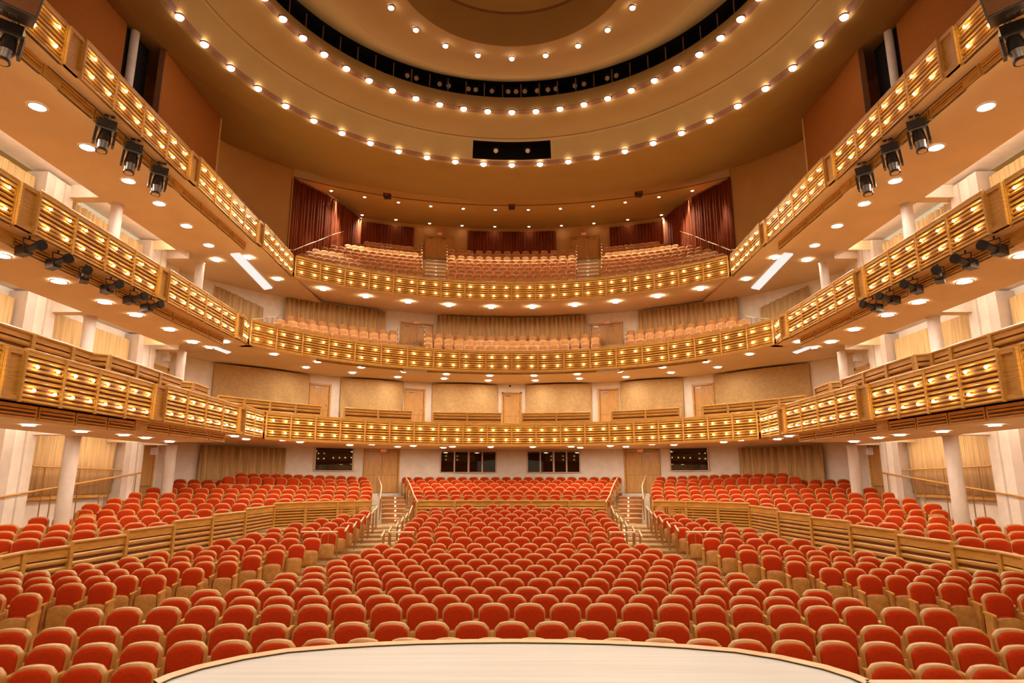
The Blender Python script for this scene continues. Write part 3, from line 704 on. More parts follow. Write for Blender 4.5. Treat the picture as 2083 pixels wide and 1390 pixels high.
def seat_parts(hw=.245, cloth='red', woodm='seatwood'):
    parts = []
    q = MB(); pillow(q, outline(hw, .34, .875, .76), .10, .02, woodm, .012, LT); parts.append(('backrest', q))
    P = [(x*.90, .38+(z-.34)*.87) for x, z in outline(hw, .34, .875, .76)]
    q = MB(); pillow(q, P, .03, -.030, cloth, .03, LT); parts.append(('back_cushion', q))
    P = [(-hw*.80, .15), (hw*.80, .15), (hw*.90, .20), (hw*.92, .46), (hw*.86, .52), (hw*.5, .548), (0, .556), (-hw*.5, .548), (-hw*.86, .52), (-hw*.92, .46), (-hw*.90, .20)]
    q = MB(); pillow(q, P, .045, .01, woodm, .012, PT); parts.append(('seat_pan', q))
    P = [(x*.97, z+.008 if z > .4 else z) for x, z in P]
    q = MB(); pillow(q, P[::1], .045, .125, cloth, .02, PT); parts.append(('seat_cushion', q))
    return parts
def arm_part(x):
    q = MB(); q.box((x-.028, -.30, .575), (x+.028, .06, .605), 'wood'); q.box((x-.022, -.27, 0), (x+.022, .02, .575), 'seatwood')
    q.tube((x, -.302, .59), (x, -.33, .585), .02, 'wood', 6)
    return q
SP = {}
def seat_mesh(pitch):
    k = round(pitch, 2)
    if k not in SP:
        SP[k] = [(n, q.mesh(n)) for n, q in seat_parts(k*.445)]+[('armrest', arm_part(-k/2).mesh('armrest')), ('armrest', arm_part(k/2).mesh('armrest'))]
    return SP[k]
def merged_seat(pitch, cloth='red', woodm='seatwood', arm=True):
    q = MB()
    for n, p in seat_parts(pitch*.445, cloth, woodm): 
        for f, mi, sm in zip(p.f, p.m, p.sm): pass
        k = len(q.v); q.v += p.v
        for f, mi, sm in zip(p.f, p.m, p.sm):
            m = p.mats[mi]
            if m not in q.mats: q.mats.append(m)
            q.f.append([k+a for a in f]); q.m.append(q.mats.index(m)); q.sm.append(sm)
    if arm: q.box((-pitch/2-.025, -.30, .575), (-pitch/2+.025, .06, .605), 'wood'); q.box((-pitch/2-.02, -.27, 0), (-pitch/2+.02, .02, .575), woodm)
    return q
# rows: every seat = (x, y, ztop, facing, pitch, label, end flags)
seats = []
rowstrips = []
def add_row(pts, facing, pitch, desc, strip=True):
    """pts = back-top points of the seats, left to right"""
    n = len(pts)
    for i, p in enumerate(pts):
        seats.append(dict(p=p, th=facing[i] if isinstance(facing, list) else facing, w=pitch, label=f'red folding chair, {nth(i)} from left in {desc}', first=i == 0, last=i == n-1, desc=desc))
RZ = {}
ytop = [1303, 1266, 1228.6, 1210.7, 1195, 1177, 1163.5, 1150.5, 1138, 1126.7, 1116, 1106, 1093, 1081.4, 1071.8, 1062, 1053.5, 1045.7, 1038.4, 1032.3, 1026]
spc = {-1: 92, 0: 86, 1: 80.7, 2: 72.3, 3: 66.5, 4: 63.8, 5: 57.2, 6: 53, 7: 49.6, 8: 46.8, 9: 46.2, 10: 43.8, 11: 37.4, 12: 38.9, 13: 35.4, 14: 31.8, 15: 33.4, 16: 29.3, 17: 30.2, 18: 27.8, 19: 25.6, 20: 25.8}
def rowY(r): return 9.65+.95*(r-1)
def rowtop(r):
    if r <= 0: return H-1.98
    v = (ytop[r]-695)/F; return H-rowY(r)*math.tan(math.atan(v)-PITCH)
def rowcurve(r, X): R = rowY(r)+42; return rowY(r)-(R-sqrt(R*R-X*X))
def X_at(r, px, z):
    X = 0
    for _ in range(12):
        y = rowcurve(r, X); zc = y*cP+(z-H)*sP; X = (px-1041)/F*zc
    return X
lend = {-1: 90, 0: 40, 1: 22, 2: 185, 3: 314, 4: 425, 5: 512, 6: 579, 7: 637.6, 8: 681, 9: 720, 10: 759, 11: 773, 12: 802, 13: 829, 14: 835, 15: 846, 16: 851, 17: 858, 18: 860, 19: 867, 20: 954}
def bowl(x, y, z):
    """the house floor curls forward and rises a little towards its sides"""
    k = 1-.0025*max(0, abs(x)-4)**2
    return Vector((x*k, y*k, H+(z-H)*k))
for r in range(-1, 21):
    z = rowtop(r); Y = rowY(r); zc = Y*cP+(z-H)*sP; s = spc[r]*zc/F; s = min(max(s, .515), .60)
    Xl = X_at(r, lend[r], z); off = 0 if r % 2 else .5
    ks = [k for k in range(-40, 41) if (k+off)*s >= Xl-.2*s and (k+off)*s <= -Xl+.2*s]
    if r <= 1: ks = [k for k in range(-40, 41) if abs((k+off)*s) < (9.6 if r == 1 else 9.3)]
    pts = []; fac = []
    for k in ks:
        X = (k+off)*s
        if r == -1 and abs(X) < 3.7: continue
        if r == 20 and (abs(X) > 2.2 or .9 < abs(X) < 1.35): continue
        if r == 0 and rowcurve(r, X)-.9 < 0: continue
        pts.append(bowl(X, rowcurve(r, X), z)); fac.append(-asin(X/(Y+42))*1.25)
    if r == -1:
        L = [p for p in pts if p.x < 0]; Rr = [p for p in pts if p.x > 0]
        add_row(L, [-asin(p.x/(Y+42)) for p in L], s, 'the nearest row left of the stage'); add_row(Rr, [-asin(p.x/(Y+42)) for p in Rr], s, 'the nearest row right of the stage')
    else: add_row(pts, fac, s, f'the {nth(r)} centre row behind the stage')
    RZ[r] = z
# side blocks between the diagonal aisle and the slatted terrace wall
LB = {4: [59, 5], 5: [213, 20, 4], 6: [317, 20, 6], 7: [396, 24, 8], 8: [466, 172, 7], 9: [515, 265, 6], 10: [562.5, 327, 6], 11: [606, 398, 6], 12: [636, 455, 5], 13: [671, 518, 5], 14: [694, 559, 5], 15: [708, 603, 4], 16: [722, 655, 3], 17: [733, 700, 2], 18: [744, 744, 1]}
for r, v in LB.items():
    z = rowtop(r); Y = rowY(r)
    if len(v) == 2 and r == 4: x0 = X_at(r, 59, z); xs = [x0-.57*i for i in range(2)]
    else:
        xa = X_at(r, v[0], z); xb = X_at(r, v[1], z); n = v[2]; xs = [xa+(xb-xa)*i/max(1, n-1) for i in range(n)]
    for s in (-1, 1):
        X = sorted([-s*x for x in xs]); pit = abs(X[1]-X[0]) if len(X) > 1 else .55
        pts = [bowl(x, rowcurve(r, x), z) for x in X]
        pit = (pts[1]-pts[0]).length if len(pts) > 1 else .54
        add_row(pts, [-asin(x/(Y+42))*1.5 for x in X], min(.59, max(.50, pit)), f'{SIDE[s]} side block, {nth(r)} row from stage')
# terraces and rear blocks, given as inner/outer ends
WING = {  # row: (px_in, py_in, zc_in, px_out, py_out, zc_out, n)
    -6: (113.5, 1092.8, 14.5, 5, 1098, 14.5, 3), -5: (229, 1077.7, 16.4, 11, 1081, 16.1, 5), -4: (326.6, 1062.6, 18.2, 20, 1067, 17.3, 7),
    -3: (393, 1048, 19.8, 84, 1051.6, 18.5, 8), -2: (456, 1036, 21.7, 176, 1036.7, 20.3, 8), -1: (525, 1024, 24.0, 190, 1024, 20.5, 10),
    0: (742, 1015, 27.4, 237, 1013, 22.0, 18), 1: (745, 1007, 28.4, 278, 1002, 23.3, 17), 2: (748, 998, 29.3, 316, 991.7, 24.4, 16),
    3: (748, 990.5, 30.3, 368, 983.3, 25.5, 15), 4: (747, 983, 31.3, 370, 974.7, 26.6, 16), 5: (744, 977, 31.6, 469, 969, 27.5, 12), 6: (740, 970, 32.3, 494, 962, 28.3, 12)}
wings = {}
for k, (xi, yi, zi, xo, yo, zo, n) in WING.items():
    P = []
    for i in range(41):
        t = i/40; zc = zi+(zo-zi)*t**1.3; 
        # equal steps in depth-corrected x
        Xi, Xo = (xi-1041)/F*zi, (xo-1041)/F*zo; X = Xi+(Xo-Xi)*t
        P.append(at(1041+F*X/zc, yi+(yo-yi)*t, zc))
    L = [0]
    for a, b in zip(P, P[1:]): L.append(L[-1]+(b-a).length)
    Q = []
    for i in range(n):
        d = L[-1]*i/(n-1); j = 0
        while j < 39 and L[j+1] < d: j += 1
        Q.append(P[j].lerp(P[j+1], (d-L[j])/(L[j+1]-L[j])))
    wings[k] = P
    pitch = min(.6, max(.5, L[-1]/(n-1)))
    for s in (-1, 1):
        R = [Vector((-s*q.x, q.y, q.z)) for q in Q]; R.sort(key=lambda p: p.x)
        th = [(-s)*-radians(8+14*abs(p.x)/13)*-1 for p in R]
        th = [radians(8+14*abs(p.x)/13)*(1 if p.x < 0 else -1) for p in R]
        what = f'the {SIDE[s]} terrace, {nth(k+6)} row' if k < 0 else f'the {SIDE[s]} rear block, {nth(k)} row'
        add_row(R, th, pitch, what)
rear = {}
for k, (y, xl) in enumerate([(1015, 856), (1007, 853.5), (998, 852), (990.5, 849), (983, 843), (976.5, 837), (970.5, 832)]):
    Y = 29.4+.95*k; v = (y-695)/F; z = H-Y*math.tan(math.atan(v)-PITCH); zc = Y*cP+(z-H)*sP
    s = .585; Xl = (xl-1041)/F*zc; n = round(-2*Xl/s); s = -2*Xl/n; 
    pts = [Vector((Xl+s*i, Y-(Xl+s*i)**2/60, z)) for i in range(n+1)]
    add_row(pts, [-p.x/30 for p in pts], s, f'the central rear block, {nth(k)} row'); rear[k] = (Y, z)
# keep those in view; the 300 largest become things of their own
vis = []
for q in seats:
    e = seen(q['p'])
    if e is None: continue
    x, y, zc = e
    if -70 < x < 2153 and y < 1400:
        q['zc'] = zc; vis.append(q)
# seats hidden under the stage tip are not built
def hidden(q):
    p = q['p']; return p.y < 8.9 and abs(p.x) < 3.2 and not (p.y > 8.2)
vis = [q for q in vis if not hidden(q)]
vis.sort(key=lambda q: q['zc'])
near, far = vis[:300], vis[300:]
protos = {}
for q in near:
    k = round(q['w'], 2); p = q['p']; loc = (p.x, p.y-.14, p.z-.875)
    r = bpy.data.objects.new('theatre_chair', None); C.objects.link(r); r.empty_display_size = .2
    r.location = loc; r.rotation_euler = (0, 0, q['th']); tag(r, q['label'], 'chair', 'red folding chairs near the stage')
    pm = seat_mesh(k)
    for n, me in pm[:5]+([pm[5]] if q['last'] else []):
        o = bpy.data.objects.new(n, me); C.objects.link(o); o.parent = r
big = MB(); cache = {}
def splat(big, q, cloth, woodm):
    k = round(q['w'], 2)
    if (k, cloth) not in cache: cache[(k, cloth)] = merged_seat(k, cloth, woodm)
    s = cache[(k, cloth)]; p = q['p']; T = Matrix.Translation((p.x, p.y-.14, p.z-.875)) @ Matrix.Rotation(q['th'], 4, 'Z')
    b = len(big.v); big.v += [T @ v for v in s.v]
    for f, mi, sm in zip(s.f, s.m, s.sm):
        m = s.mats[mi]
        if m not in big.mats: big.mats.append(m)
        big.f.append([b+a for a in f]); big.m.append(big.mats.index(m)); big.sm.append(sm)
for q in far: splat(big, q, 'red', 'seatwood')
tag(big.build('theatre_chairs'), 'hundreds of smaller red folding seats filling the rear ground floor and terraces', 'seats', None, 'stuff')

q = MB(); q.box((-9.5, -12.1, -1), (9.5, -12, 15), 'panel'); struct('wall_front', q, 'brown wall behind the platform')
for k, z in enumerate((5.0, 8.6)):
    for s in (-1, 1):
        slat_run('choir_balustrade', [(s*(9.3-.0*i), -11+2.2*i) for i in range(6)][::(1 if s > 0 else -1)], z, z+.95, f'slatted balustrade beside the platform, {SIDE[s]} side, {["lower", "upper"][k]}', 'choir balustrades', 4)
    slat_run('choir_balustrade', [(9-3*i, -11.5) for i in range(7)], z, z+.95, f'slatted balustrade across the platform end, {["lower", "upper"][k]}', 'choir balustrades', 4)

# ------------------------------------------------------------ house floor
fl = MB()
def strip(L, z, zprev, back=.42, front=.53, m='carpet'):
    """tread under a row of seat points L (left to right) plus the riser in front of it"""
    n = len(L); vs = [(x, y-front-.14, z) for x, y in L]+[(x, y+back, z) for x, y in L]+[(x, y-front-.14, zprev) for x, y in L]
    fl.add(vs, [(i, i+1, n+i+1, n+i) for i in range(n-1)]+[(2*n+i, 2*n+i+1, i+1, i) for i in range(n-1)], m)
prev = H-1.98-.875
fl.add([(-15, -4, prev), (15, -4, prev), (15, 9.2, prev), (-15, 9.2, prev)], [(0, 1, 2, 3)], 'carpet')
for r in range(0, 21):
    z = RZ[r]-.875; Q = [bowl(x, rowcurve(r, x), RZ[r]) for x in [-11.6+23.2*i/36 for i in range(37)]]
    zp = prev-.02-z; vs = [(p.x, p.y-.67, p.z-.875) for p in Q]+[(p.x, p.y+.42, p.z-.875) for p in Q]+[(p.x, p.y-.67, p.z-.875+zp) for p in Q]; n = 37
    fl.add(vs, [(i, i+1, n+i+1, n+i) for i in range(n-1)]+[(2*n+i, 2*n+i+1, i+1, i) for i in range(n-1)], 'carpet'); prev = z
fl.add([(-11, 27.5, prev), (11, 27.5, prev), (11, 28.6, prev), (-11, 28.6, prev)], [(0, 1, 2, 3)], 'carpet')
for k in range(7):
    Y, z = rear[k]; z -= .875
    L = [(x, Y-x*x/60) for x in [-5.0+10*i/12 for i in range(13)]]; strip(L, z, (rear[k-1][1]-.875 if k else prev)-.02)
zl = rear[6][1]-.875
fl.add([(x, y, zl+.02) for x, y in [(-13, 35.4), (13, 35.4), (13, 37), (-13, 37)]], [(0, 1, 2, 3)], 'carpet')
for k in sorted(wings):
    P = wings[k]
    for s in (-1, 1):
        L = [Vector((-s*p.x, p.y, p.z)) for p in P]
        d = (L[0]-L[3]).normalized(); e = (L[-1]-L[-4]).normalized()
        L = [L[0]+d*.35]+L+[L[-1]+e*1.6]
        vs = []
        for p in L: vs += [(p.x, p.y-.62, p.z-.875), (p.x, p.y+.75, p.z-.875), (p.x, p.y-.62, p.z-1.25)]
        n = len(L); fl.add(vs, [(3*i, 3*i+3, 3*i+4, 3*i+1) for i in range(n-1)]+[(3*i, 3*i+2, 3*i+5, 3*i+3) for i in range(n-1)], 'carpet')
struct('floor', fl, 'stepped tan floor under the ground level seating')

# aisle stairs with pale nosings
for s in (-1, 1):
    q = MB(); n = 0; steps = []
    ins = [(13, 760, 812), (14, 764, 820), (15, 768, 828), (16, 771, 833), (17, 773, 836), (18, 775, 838), (19, 776, 838), (20, 777, 836)]
    last = None; lights = []
    for r, xa, xb in [(10, 660, 735), (11, 695, 762), (12, 732, 788)]+ins:
        for h in (0,):
            rr = r+h; Y = 9.65+.95*(rr-1)-.45; z0 = rowtop(r)-.875; z1 = rowtop(min(20, r+1))-.875; z = z0+(z1-z0)*h+.03
            zc = Y*cP+(z-H)*sP; a, b = (xa-1041)/F*zc, (xb-1041)/F*zc; steps.append((a, b, Y, z))
    for k in range(7):
        for h in (.5,):
            Y = rear[k][0]-.45+.475*(2*h-1); z0 = (rear[k-1][1] if k else rear[0][1]-.1)-.875; z1 = rear[k][1]-.875; z = z0+(z1-z0)*(h+.5)+.05
            zc = Y*cP+(z-H)*sP; steps.append(((776-1041)/F*zc, (824-1041)/F*zc, Y, z))
    steps.append(((770-1041)/F*34.5, (826-1041)/F*34.5, 35.4, rear[6][1]-.86))
    steps.sort(key=lambda t: t[2])
    for i, (a, b, Y, z) in enumerate(steps):
        a, b = sorted((-s*a, -s*b)); zp = steps[i-1][3] if i else z-.12; Yn = steps[i+1][2] if i+1 < len(steps) else Y+1
        q.box((a, Y, min(zp, z-.02)-.03), (b, Yn+.05, z), 'carpet'); q.box((a, Y-.012, min(zp, z-.02)), (b, Y, z-.02), 'stair'); q.box((a, Y-.03, z-.018), (b, Y+.06, z+.006), 'nose')
        lights.append(((a+b)/2+s*-.1, Y-.02, (zp+z)/2))
    struct('stairs_'+SIDE[s], q, f'{SIDE[s]} aisle stairs with pale nosings')
    for i, p in enumerate(lights):
        g = MB(); g.tube((0, 0, 0), (0, -.02, 0), .032, 'step', 10); tag(g.build('step_light', loc=p), f'small step light, {nth(i)} up the {SIDE[s]} aisle stairs', 'light', 'aisle step lights')

# slatted dividing walls of the terraces
slat_run('terrace_wall', [((848-1041)/F*27.4+(1235-848)/F*27.4*i/5, 28.25) for i in range(6)], -1.9+H, -.96+H, 'low slatted wall across the centre before the rear block', 'slatted terrace walls', 0, 4)
WP = [(754, 27.2), (687, 26.5), (622, 25.6), (557, 24.5), (499, 21.9), (432, 19.85), (354, 17.95), (259, 16.0), (147, 14.15), (52, 12.95), (0, 12.1), (-90, 11)]
WT = [-.955, -.955, -.955, -1.04, -1.13, -1.2, -1.3, -1.4, -1.48, -1.48, -1.48]
def wallpt(px, zc): X = (px-1041)/F*zc; return (X, (zc+1.2*sP)/cP)
for s in (-1, 1):
    P = [wallpt(*a) for a in WP]; P = [(-s*x, y) for x, y in P]
    T = list(WT)
    zb = [-1.95]*3+[-2.1, -2.3, -2.5, -2.75, -2.8, -2.86, -2.86, -2.86]
    # three-panel cross wall then the stepping side wall
    for (i0, i1, lab) in ((0, 3, f'slatted cross wall before the {SIDE[s]} rear block'), (3, 11, f'stepped slatted wall descending along the {SIDE[s]} terrace towards the stage')):
        pp = P[i0:i1+1]; tt = [t+H for t in T[i0:i1]]; bb = [b+H for b in zb[i0:i1]]
        if s < 0: pp = pp[::-1]; tt = tt[::-1]; bb = bb[::-1]
        slat_run('terrace_wall', pp, bb, tt, lab, 'slatted terrace walls', 0, 7)

# handrails along the aisles
def railpiece(px, py, zc, s, lab, L=.42, down=.8):
    p = at(px, py, zc); p.x *= -s
    r = empty('handrail', (p.x, p.y, p.z-down), 0, lab, 'handrail', 'short aisle handrails')
    q = MB(); q.tube((0, 0, 0), (0, 0, down-.02), .02, 'brass', 6); q.tube((0, .2, .05), (0, .2, down+.03), .016, 'brass', 6); q.build('post', r)
    q = MB(); q.tube((-s*-.0, -L/2, down-.06), (0, L/2, down+.08), .026, 'nose', 8); q.build('grip', r)
for s in (-1, 1):
    for i, (px, py, zc) in enumerate([(705.5, 1076, 20.2), (722, 1068, 21.2), (737, 1058, 22.1), (749, 1050, 23.0), (758.5, 1042, 24), (765, 1035, 25)]):
        railpiece(px, py, zc, s, f'short aisle rail, {nth(i)} up the outer edge of the {SIDE[s]} aisle')
    for i, (px, py, zc) in enumerate([(779, 1087, 19.3), (793, 1078, 20.2), (807.6, 1068, 21.2), (818, 1058, 22.1), (826.6, 1050, 23), (834, 1042, 24), (837, 1034.5, 25)]):
        railpiece(px, py, zc, s, f'short aisle rail, {nth(i)} up the inner edge of the {SIDE[s]} aisle')
    for lab, L in (('outer', [(773, 1016, 27.2), (775, 1000, 28.6), (776, 990, 30), (773, 980, 31.4), (768, 968, 32.6)]), ('inner', [(850, 1022, 27), (842, 1008, 28.2), (838, 996, 29.5), (833, 984, 31), (826, 972, 32.4)])):
        P = [at(*a) for a in L]; P = [Vector((-s*p.x, p.y, p.z)) for p in P]; b = P[0].copy(); b.z -= .9
        r = empty('handrail', b, 0, f'stepped {lab} handrail beside the upper {SIDE[s]} aisle stairs', 'handrail', 'upper aisle handrails')
        q = MB()
        for a, c in zip(P, P[1:]): q.tube(a-b, c-b, .026, 'nose', 8)
        q.build('grip', r); q = MB()
        for p in P: q.tube(p-b-Vector((0, 0, .85)), p-b, .02, 'brass', 6)
        q = MB(); q.tube((0, 0, -.85), (0, 0, 0), .018, 'brass', 6); me = q.mesh('post')
        for m in P+[(a+c)/2 for a, c in zip(P, P[1:])]: o = bpy.data.objects.new('post', me); C.objects.link(o); o.parent = r; o.location = m-b
    for lab, x0, x1, y, zc in (('outer', 613, 687, 1082.7, 19.6), ('inner', 791, 843, 1083.5, 19.4)):
        a, b = at(x0, y, zc), at(x1, y, zc); a.x *= -s; b.x *= -s; q = MB(); q.tube(a, b, .028, 'nose', 8)
        for p in (a, b, a.lerp(b, .75)): q.tube(p-Vector((0, 0, .85)), p, .018, 'brass', 6)
        tag(q.build('guard_rail'), f'level guard rail at the {lab} side of the {SIDE[s]} aisle', 'handrail', 'level guard rails')

# ------------------------------------------------------------ balcony seats
def bal_mesh():
    q = MB()
    for (n, p), (a, b) in zip(seat_parts(.5*.445, 'red', 'seatwood'), (('pink', 'pink'), ('tan', 'tan'), ('topwood', 'topwood'), ('pink', 'pink'))):
        k = len(q.v); q.v += p.v; i = q.mi(a)
        for f, sm in zip(p.f, p.sm): q.f.append([k+c for c in f]); q.m.append(i); q.sm.append(sm)
    return q
BQ = bal_mesh(); BCH = BQ.mesh('balcony_chair_body'); BREST = MB(); bcount = [0]
def balcony_rows(c, rows, groups, tier):
    me = BCH
    cnt = {}
    fl2 = MB()
    for ri, (R, zt, blocks) in enumerate(rows):
        for bi, (pa, pb, n) in enumerate(blocks):
            for s in ((-1, 1) if bi == 0 else (0,)):
                aa, ab = ang2(pa, c, R, zt), ang2(pb, c, R, zt)
                for i in range(n):
                    a = aa+(ab-aa)*i/max(1, n-1); a = a*(-s) if s else a
                    idx = i if s <= 0 else n-1-i
                    idx = (n-1-i) if (s == -1 and pa > pb) else (i if s == -1 else (i if pa > pb else n-1-i)) if s else i
                    t = radians(a); p = Vector((R*sin(t), c+R*cos(t), zt))
                    bcount[0] += 1
                    if bcount[0] > 300:
                        TT = Matrix.Translation((p.x, p.y-.14, p.z-.875)) @ Matrix.Rotation(-t, 4, 'Z'); kb = len(BREST.v); BREST.v += [TT @ v for v in BQ.v]; BREST.mats = BQ.mats
                        BREST.f += [[kb+c for c in f] for f in BQ.f]; BREST.m += BQ.m; BREST.sm += BQ.sm; continue
                    o = bpy.data.objects.new('balcony_chair', me); C.objects.link(o)
                    o.location = (p.x-.0, p.y-.14, p.z-.875); o.rotation_euler = (0, 0, -t)
                    blk = 'centre' if not s else SIDE[s]
                    tag(o, f'tan balcony chair, {nth(idx)} from left, {blk} block, {nth(ri)} row, {tier} balcony', 'chair', f'{tier} balcony seats')
        z = zt-.875; pr = rows[ri-1][1]-.875 if ri else z-.5
        L = arc(c, 1, -47, 47, 30); vs = []
        for x, y in L:
            y -= c
            for rr, zz in ((R-.62, pr-.02), (R-.62, z), (R+.5, z)): vs.append((x*rr, c+y*rr, zz))
        fl2.add(vs, [(3*i+j, 3*i+j+1, 3*i+j+4, 3*i+j+3) for i in range(30) for j in (0, 1)], 'carpet')
        for s in (-1, 1): pass
    R, zt, _ = rows[-1]; L = arc(c, 1, -47, 47, 30); vs = []
    for x, y in L:
        y -= c
        for rr in (R+.4, R+2.6): vs.append((x*rr, c+y*rr, zt-.86))
    fl2.add(vs, [(2*i, 2*i+1, 2*i+3, 2*i+2) for i in range(30)], 'carpet')
    return fl2
def ang2(px, c, R, z):
    u = (px-1041)/F; best = None
    for k in range(-800, 801):
        a = radians(k/10); x = R*sin(a); y = c+R*cos(a); e = abs(x/(y*cP+(z-H)*sP)-u)
        if y > c-2 and (best is None or e < best[0]): best = (e, k/10)
    return best[1]
rows3 = []
for k in range(8):
    Y = 33.6+.95*k; z = 11.0+.543*k+H
    out_px = [620, 634, 647, 662, 682, 711, 732, 750][k]; nl = [15, 14, 14, 13, 12, 11, 10, 9][k]
    rows3.append((Y-15.8, z, [(out_px, 851-(k % 2)*8+k*.5, nl), (919-k*.5+(k % 2)*4, 1163+k*.5-(k % 2)*4, 15-(k % 2))]))
rows2 = []
for k, (Y, z) in enumerate([(32.3, 6.5), (33.2, 6.93), (34.1, 7.36), (35.0, 7.86)]):
    rows2.append((Y-19.8, z+H, [([563, 570, 578, 597][k], 802, [13, 13, 12, 11][k]), (872, 1210, 18-(k % 2))]))
f2 = balcony_rows(19.8, rows2, None, 'second'); struct('floor_second', f2, 'stepped floor of the second balcony')
f3 = balcony_rows(15.8, rows3, None, 'top'); struct('floor_top', f3, 'steep stepped floor of the top balcony')
tag(BREST.build('balcony_chairs'), 'remaining rows of small tan chairs at the back of the top balcony', 'chairs', None, 'stuff')
# balcony aisle stairs (pale) with step lights
for tier, c, rows, px0, px1 in (('top', 15.8, rows3, 862, 906), ('second', 19.8, rows2, 814, 861)):
    for s in (-1, 1):
        q = MB(); Ls = []
        for k, (R, z, _) in enumerate(rows):
            pr = rows[k-1][1] if k else z-.45
            for h in (0, 1):
                zz = pr+(z-pr)*(h+1)/2-.86; RR = R-.62+h*.45-.3
                am = ang2((px0+px1)/2, c, R, z)*(-s); t = radians(am); w2 = (px1-px0)/2/F*(R+c)*.98
                T = Matrix.Translation((RR*sin(t), c+RR*cos(t), 0)) @ Matrix.Rotation(-t, 4, 'Z')
                q.box((-w2, 0, zz-.35), (w2, .5, zz), 'grey', T); q.box((-w2, -.02, zz-.04), (w2, .03, zz+.004), 'whitebox', T)
                if h == 0: Ls.append(T @ Vector((0, -.03, zz-.12)))
        struct('stairs_'+tier+'_'+SIDE[s], q, f'grey stairs of the {SIDE[s]} {tier} balcony aisle')
        for i, p in enumerate(Ls):
            g = MB(); g.tube((0, 0, 0), (0, -.02, 0), .045, 'step', 8); tag(g.build('step_light', loc=p), f'tiny step light, {nth(i)} up the {SIDE[s]} aisle of the {tier} balcony', 'light', f'{tier} balcony step lights')
        # rails at the aisle edges
        for e, px in (('outer', px0-3), ('inner', px1+4)):
            P = []
            for (R, z, _) in rows: t = radians(ang2(px, c, R, z)*(-s)); P.append(Vector((R*sin(t), c+R*cos(t)-.3, z+.08)))
            b = P[0]-Vector((0, 0, .9)); r = empty('handrail', b, 0, f'short stepped rails on the {e} edge of the {SIDE[s]} {tier} balcony aisle', 'handrail', f'{tier} balcony aisle rails')
            for p in P:
                g = MB(); g.tube(p-b-Vector((0, .15, .06)), p-b+Vector((0, .2, .1)), .024, 'nose', 6); g.build('grip', r)
                g = MB(); g.tube(p-b-Vector((0, 0, .85)), p-b, .018, 'brass', 6); g.build('post', r)
# rails in the outer corners of the top and second balconies
for s in (-1, 1):
    for tier, pts in (('top', [(-10.6, 28.6, 10.6), (-10.75, 29.8, 11.0), (-10.6, 31.1, 11.75), (-10.4, 32.6, 12.6), (-10.2, 34.1, 13.5), (-10.0, 35.8, 14.4)]), ('second', [(-11.5, 27.4, 6.9), (-11.2, 28.4, 7.2), (-10.9, 29.4, 7.6)])):
        P = [Vector((-s*x, y, z+H)) for x, y, z in pts]; b = P[0]-Vector((0, 0, 1))
        r = empty('handrail', b, 0, f'thin metal handrails climbing the {SIDE[s]} outer edge of the {tier} balcony', 'handrail', 'outer balcony handrails')
        g = MB()
        for a, c in zip(P, P[1:]): g.tube(a-b, a.lerp(c, .7)-b, .022, 'nose', 6)
        g.build('grip', r); g = MB()
        g.tube((0, 0, -1), (0, 0, 0), .012, 'brass', 5); me = g.mesh('post')
        for a, c in zip(P, P[1:]):
            for t in (0, .35, .7): o = bpy.data.objects.new('post', me); C.objects.link(o); o.parent = r; o.location = a.lerp(c, t)-b
            g = MB(); g.tube(a.lerp(c, .7)-b, c-b, .012, 'brass', 5); g.build('link_bar', r)

# ------------------------------------------------------------ theatre lights and loudspeakers on the side balconies
def moving_head(p, s, lab):
    r = empty('moving_head_light', p, 0, lab, 'stage light', f'moving head lights on the {SIDE[s]} top balcony'); r.rotation_euler = (0, radians(-s*4), radians(-s*35)); r.scale = (1.16, 1.16, 1.16)
    q = MB(); q.box((-.17, -.15, -.30), (.17, .15, -.12), 'metal'); q.tube((0, 0, -.12), (0, 0, .04), .035, 'steel', 8); q.box((-.1, -.03, .02), (.1, .03, .07), 'metal'); q.build('base', r)
    q = MB(); q.box((-.20, -.09, -.66), (-.15, .09, -.28), 'metal'); q.box((.15, -.09, -.66), (.20, .09, -.28), 'metal'); q.box((-.20, -.1, -.33), (.20, .1, -.28), 'steel'); q.build('yoke', r)
    q = MB(); q.tube((0, .02, -.36), (0, -.02, -.62), .11, 'metal', 14, .135); q.tube((0, -.02, -.62), (0, -.04, -.80), .125, 'steel', 14, .10); q.tube((0, -.04, -.80), (0, -.045, -.84), .115, 'metal', 14); q.sphere((0, .03, -.40), .12, 'metal', 12, 7, (1, .9, .9)); q.build('head', r)
    q = MB(); q.tube((0, -.045, -.838), (0, -.046, -.846), .085, 'spotlens', 14); q.build('front_lens', r)
def profile_spot(p, s, rz, lab):
    r = empty('stage_spotlight', p, 0, lab, 'stage light', f'spotlights under the {SIDE[s]} second balcony'); r.rotation_euler = (radians(-6), 0, rz); r.scale = (1.08, 1.08, 1.08)
    q = MB(); q.tube((0, -.28, -.22), (0, .02, -.24), .085, 'metal', 14, .075); q.box((-.09, 0, -.34), (.09, .26, -.14), 'metal'); q.tube((0, -.36, -.215), (0, -.28, -.22), .105, 'black', 14); q.build('barrel', r)
    q = MB(); q.tube((-.12, 0, -.24), (-.12, 0, -.03), .012, 'metal', 5); q.tube((.12, 0, -.24), (.12, 0, -.03), .012, 'metal', 5); q.tube((-.12, 0, -.03), (.12, 0, -.03), .014, 'metal', 5); q.tube((0, 0, -.03), (0, 0, .08), .02, 'metal', 6); q.build('yoke', r)
    q = MB()
    for i in range(9):
        t0, t1 = i/9*pi, (i+1)/9*pi; q.tube((.05+.05*cos(t0), .2, -.2-.14*sin(t0)), (.05+.05*cos(t1), .2+.02, -.2-.14*sin(t1)), .008, 'metal', 4)
    q.build('cable', r)
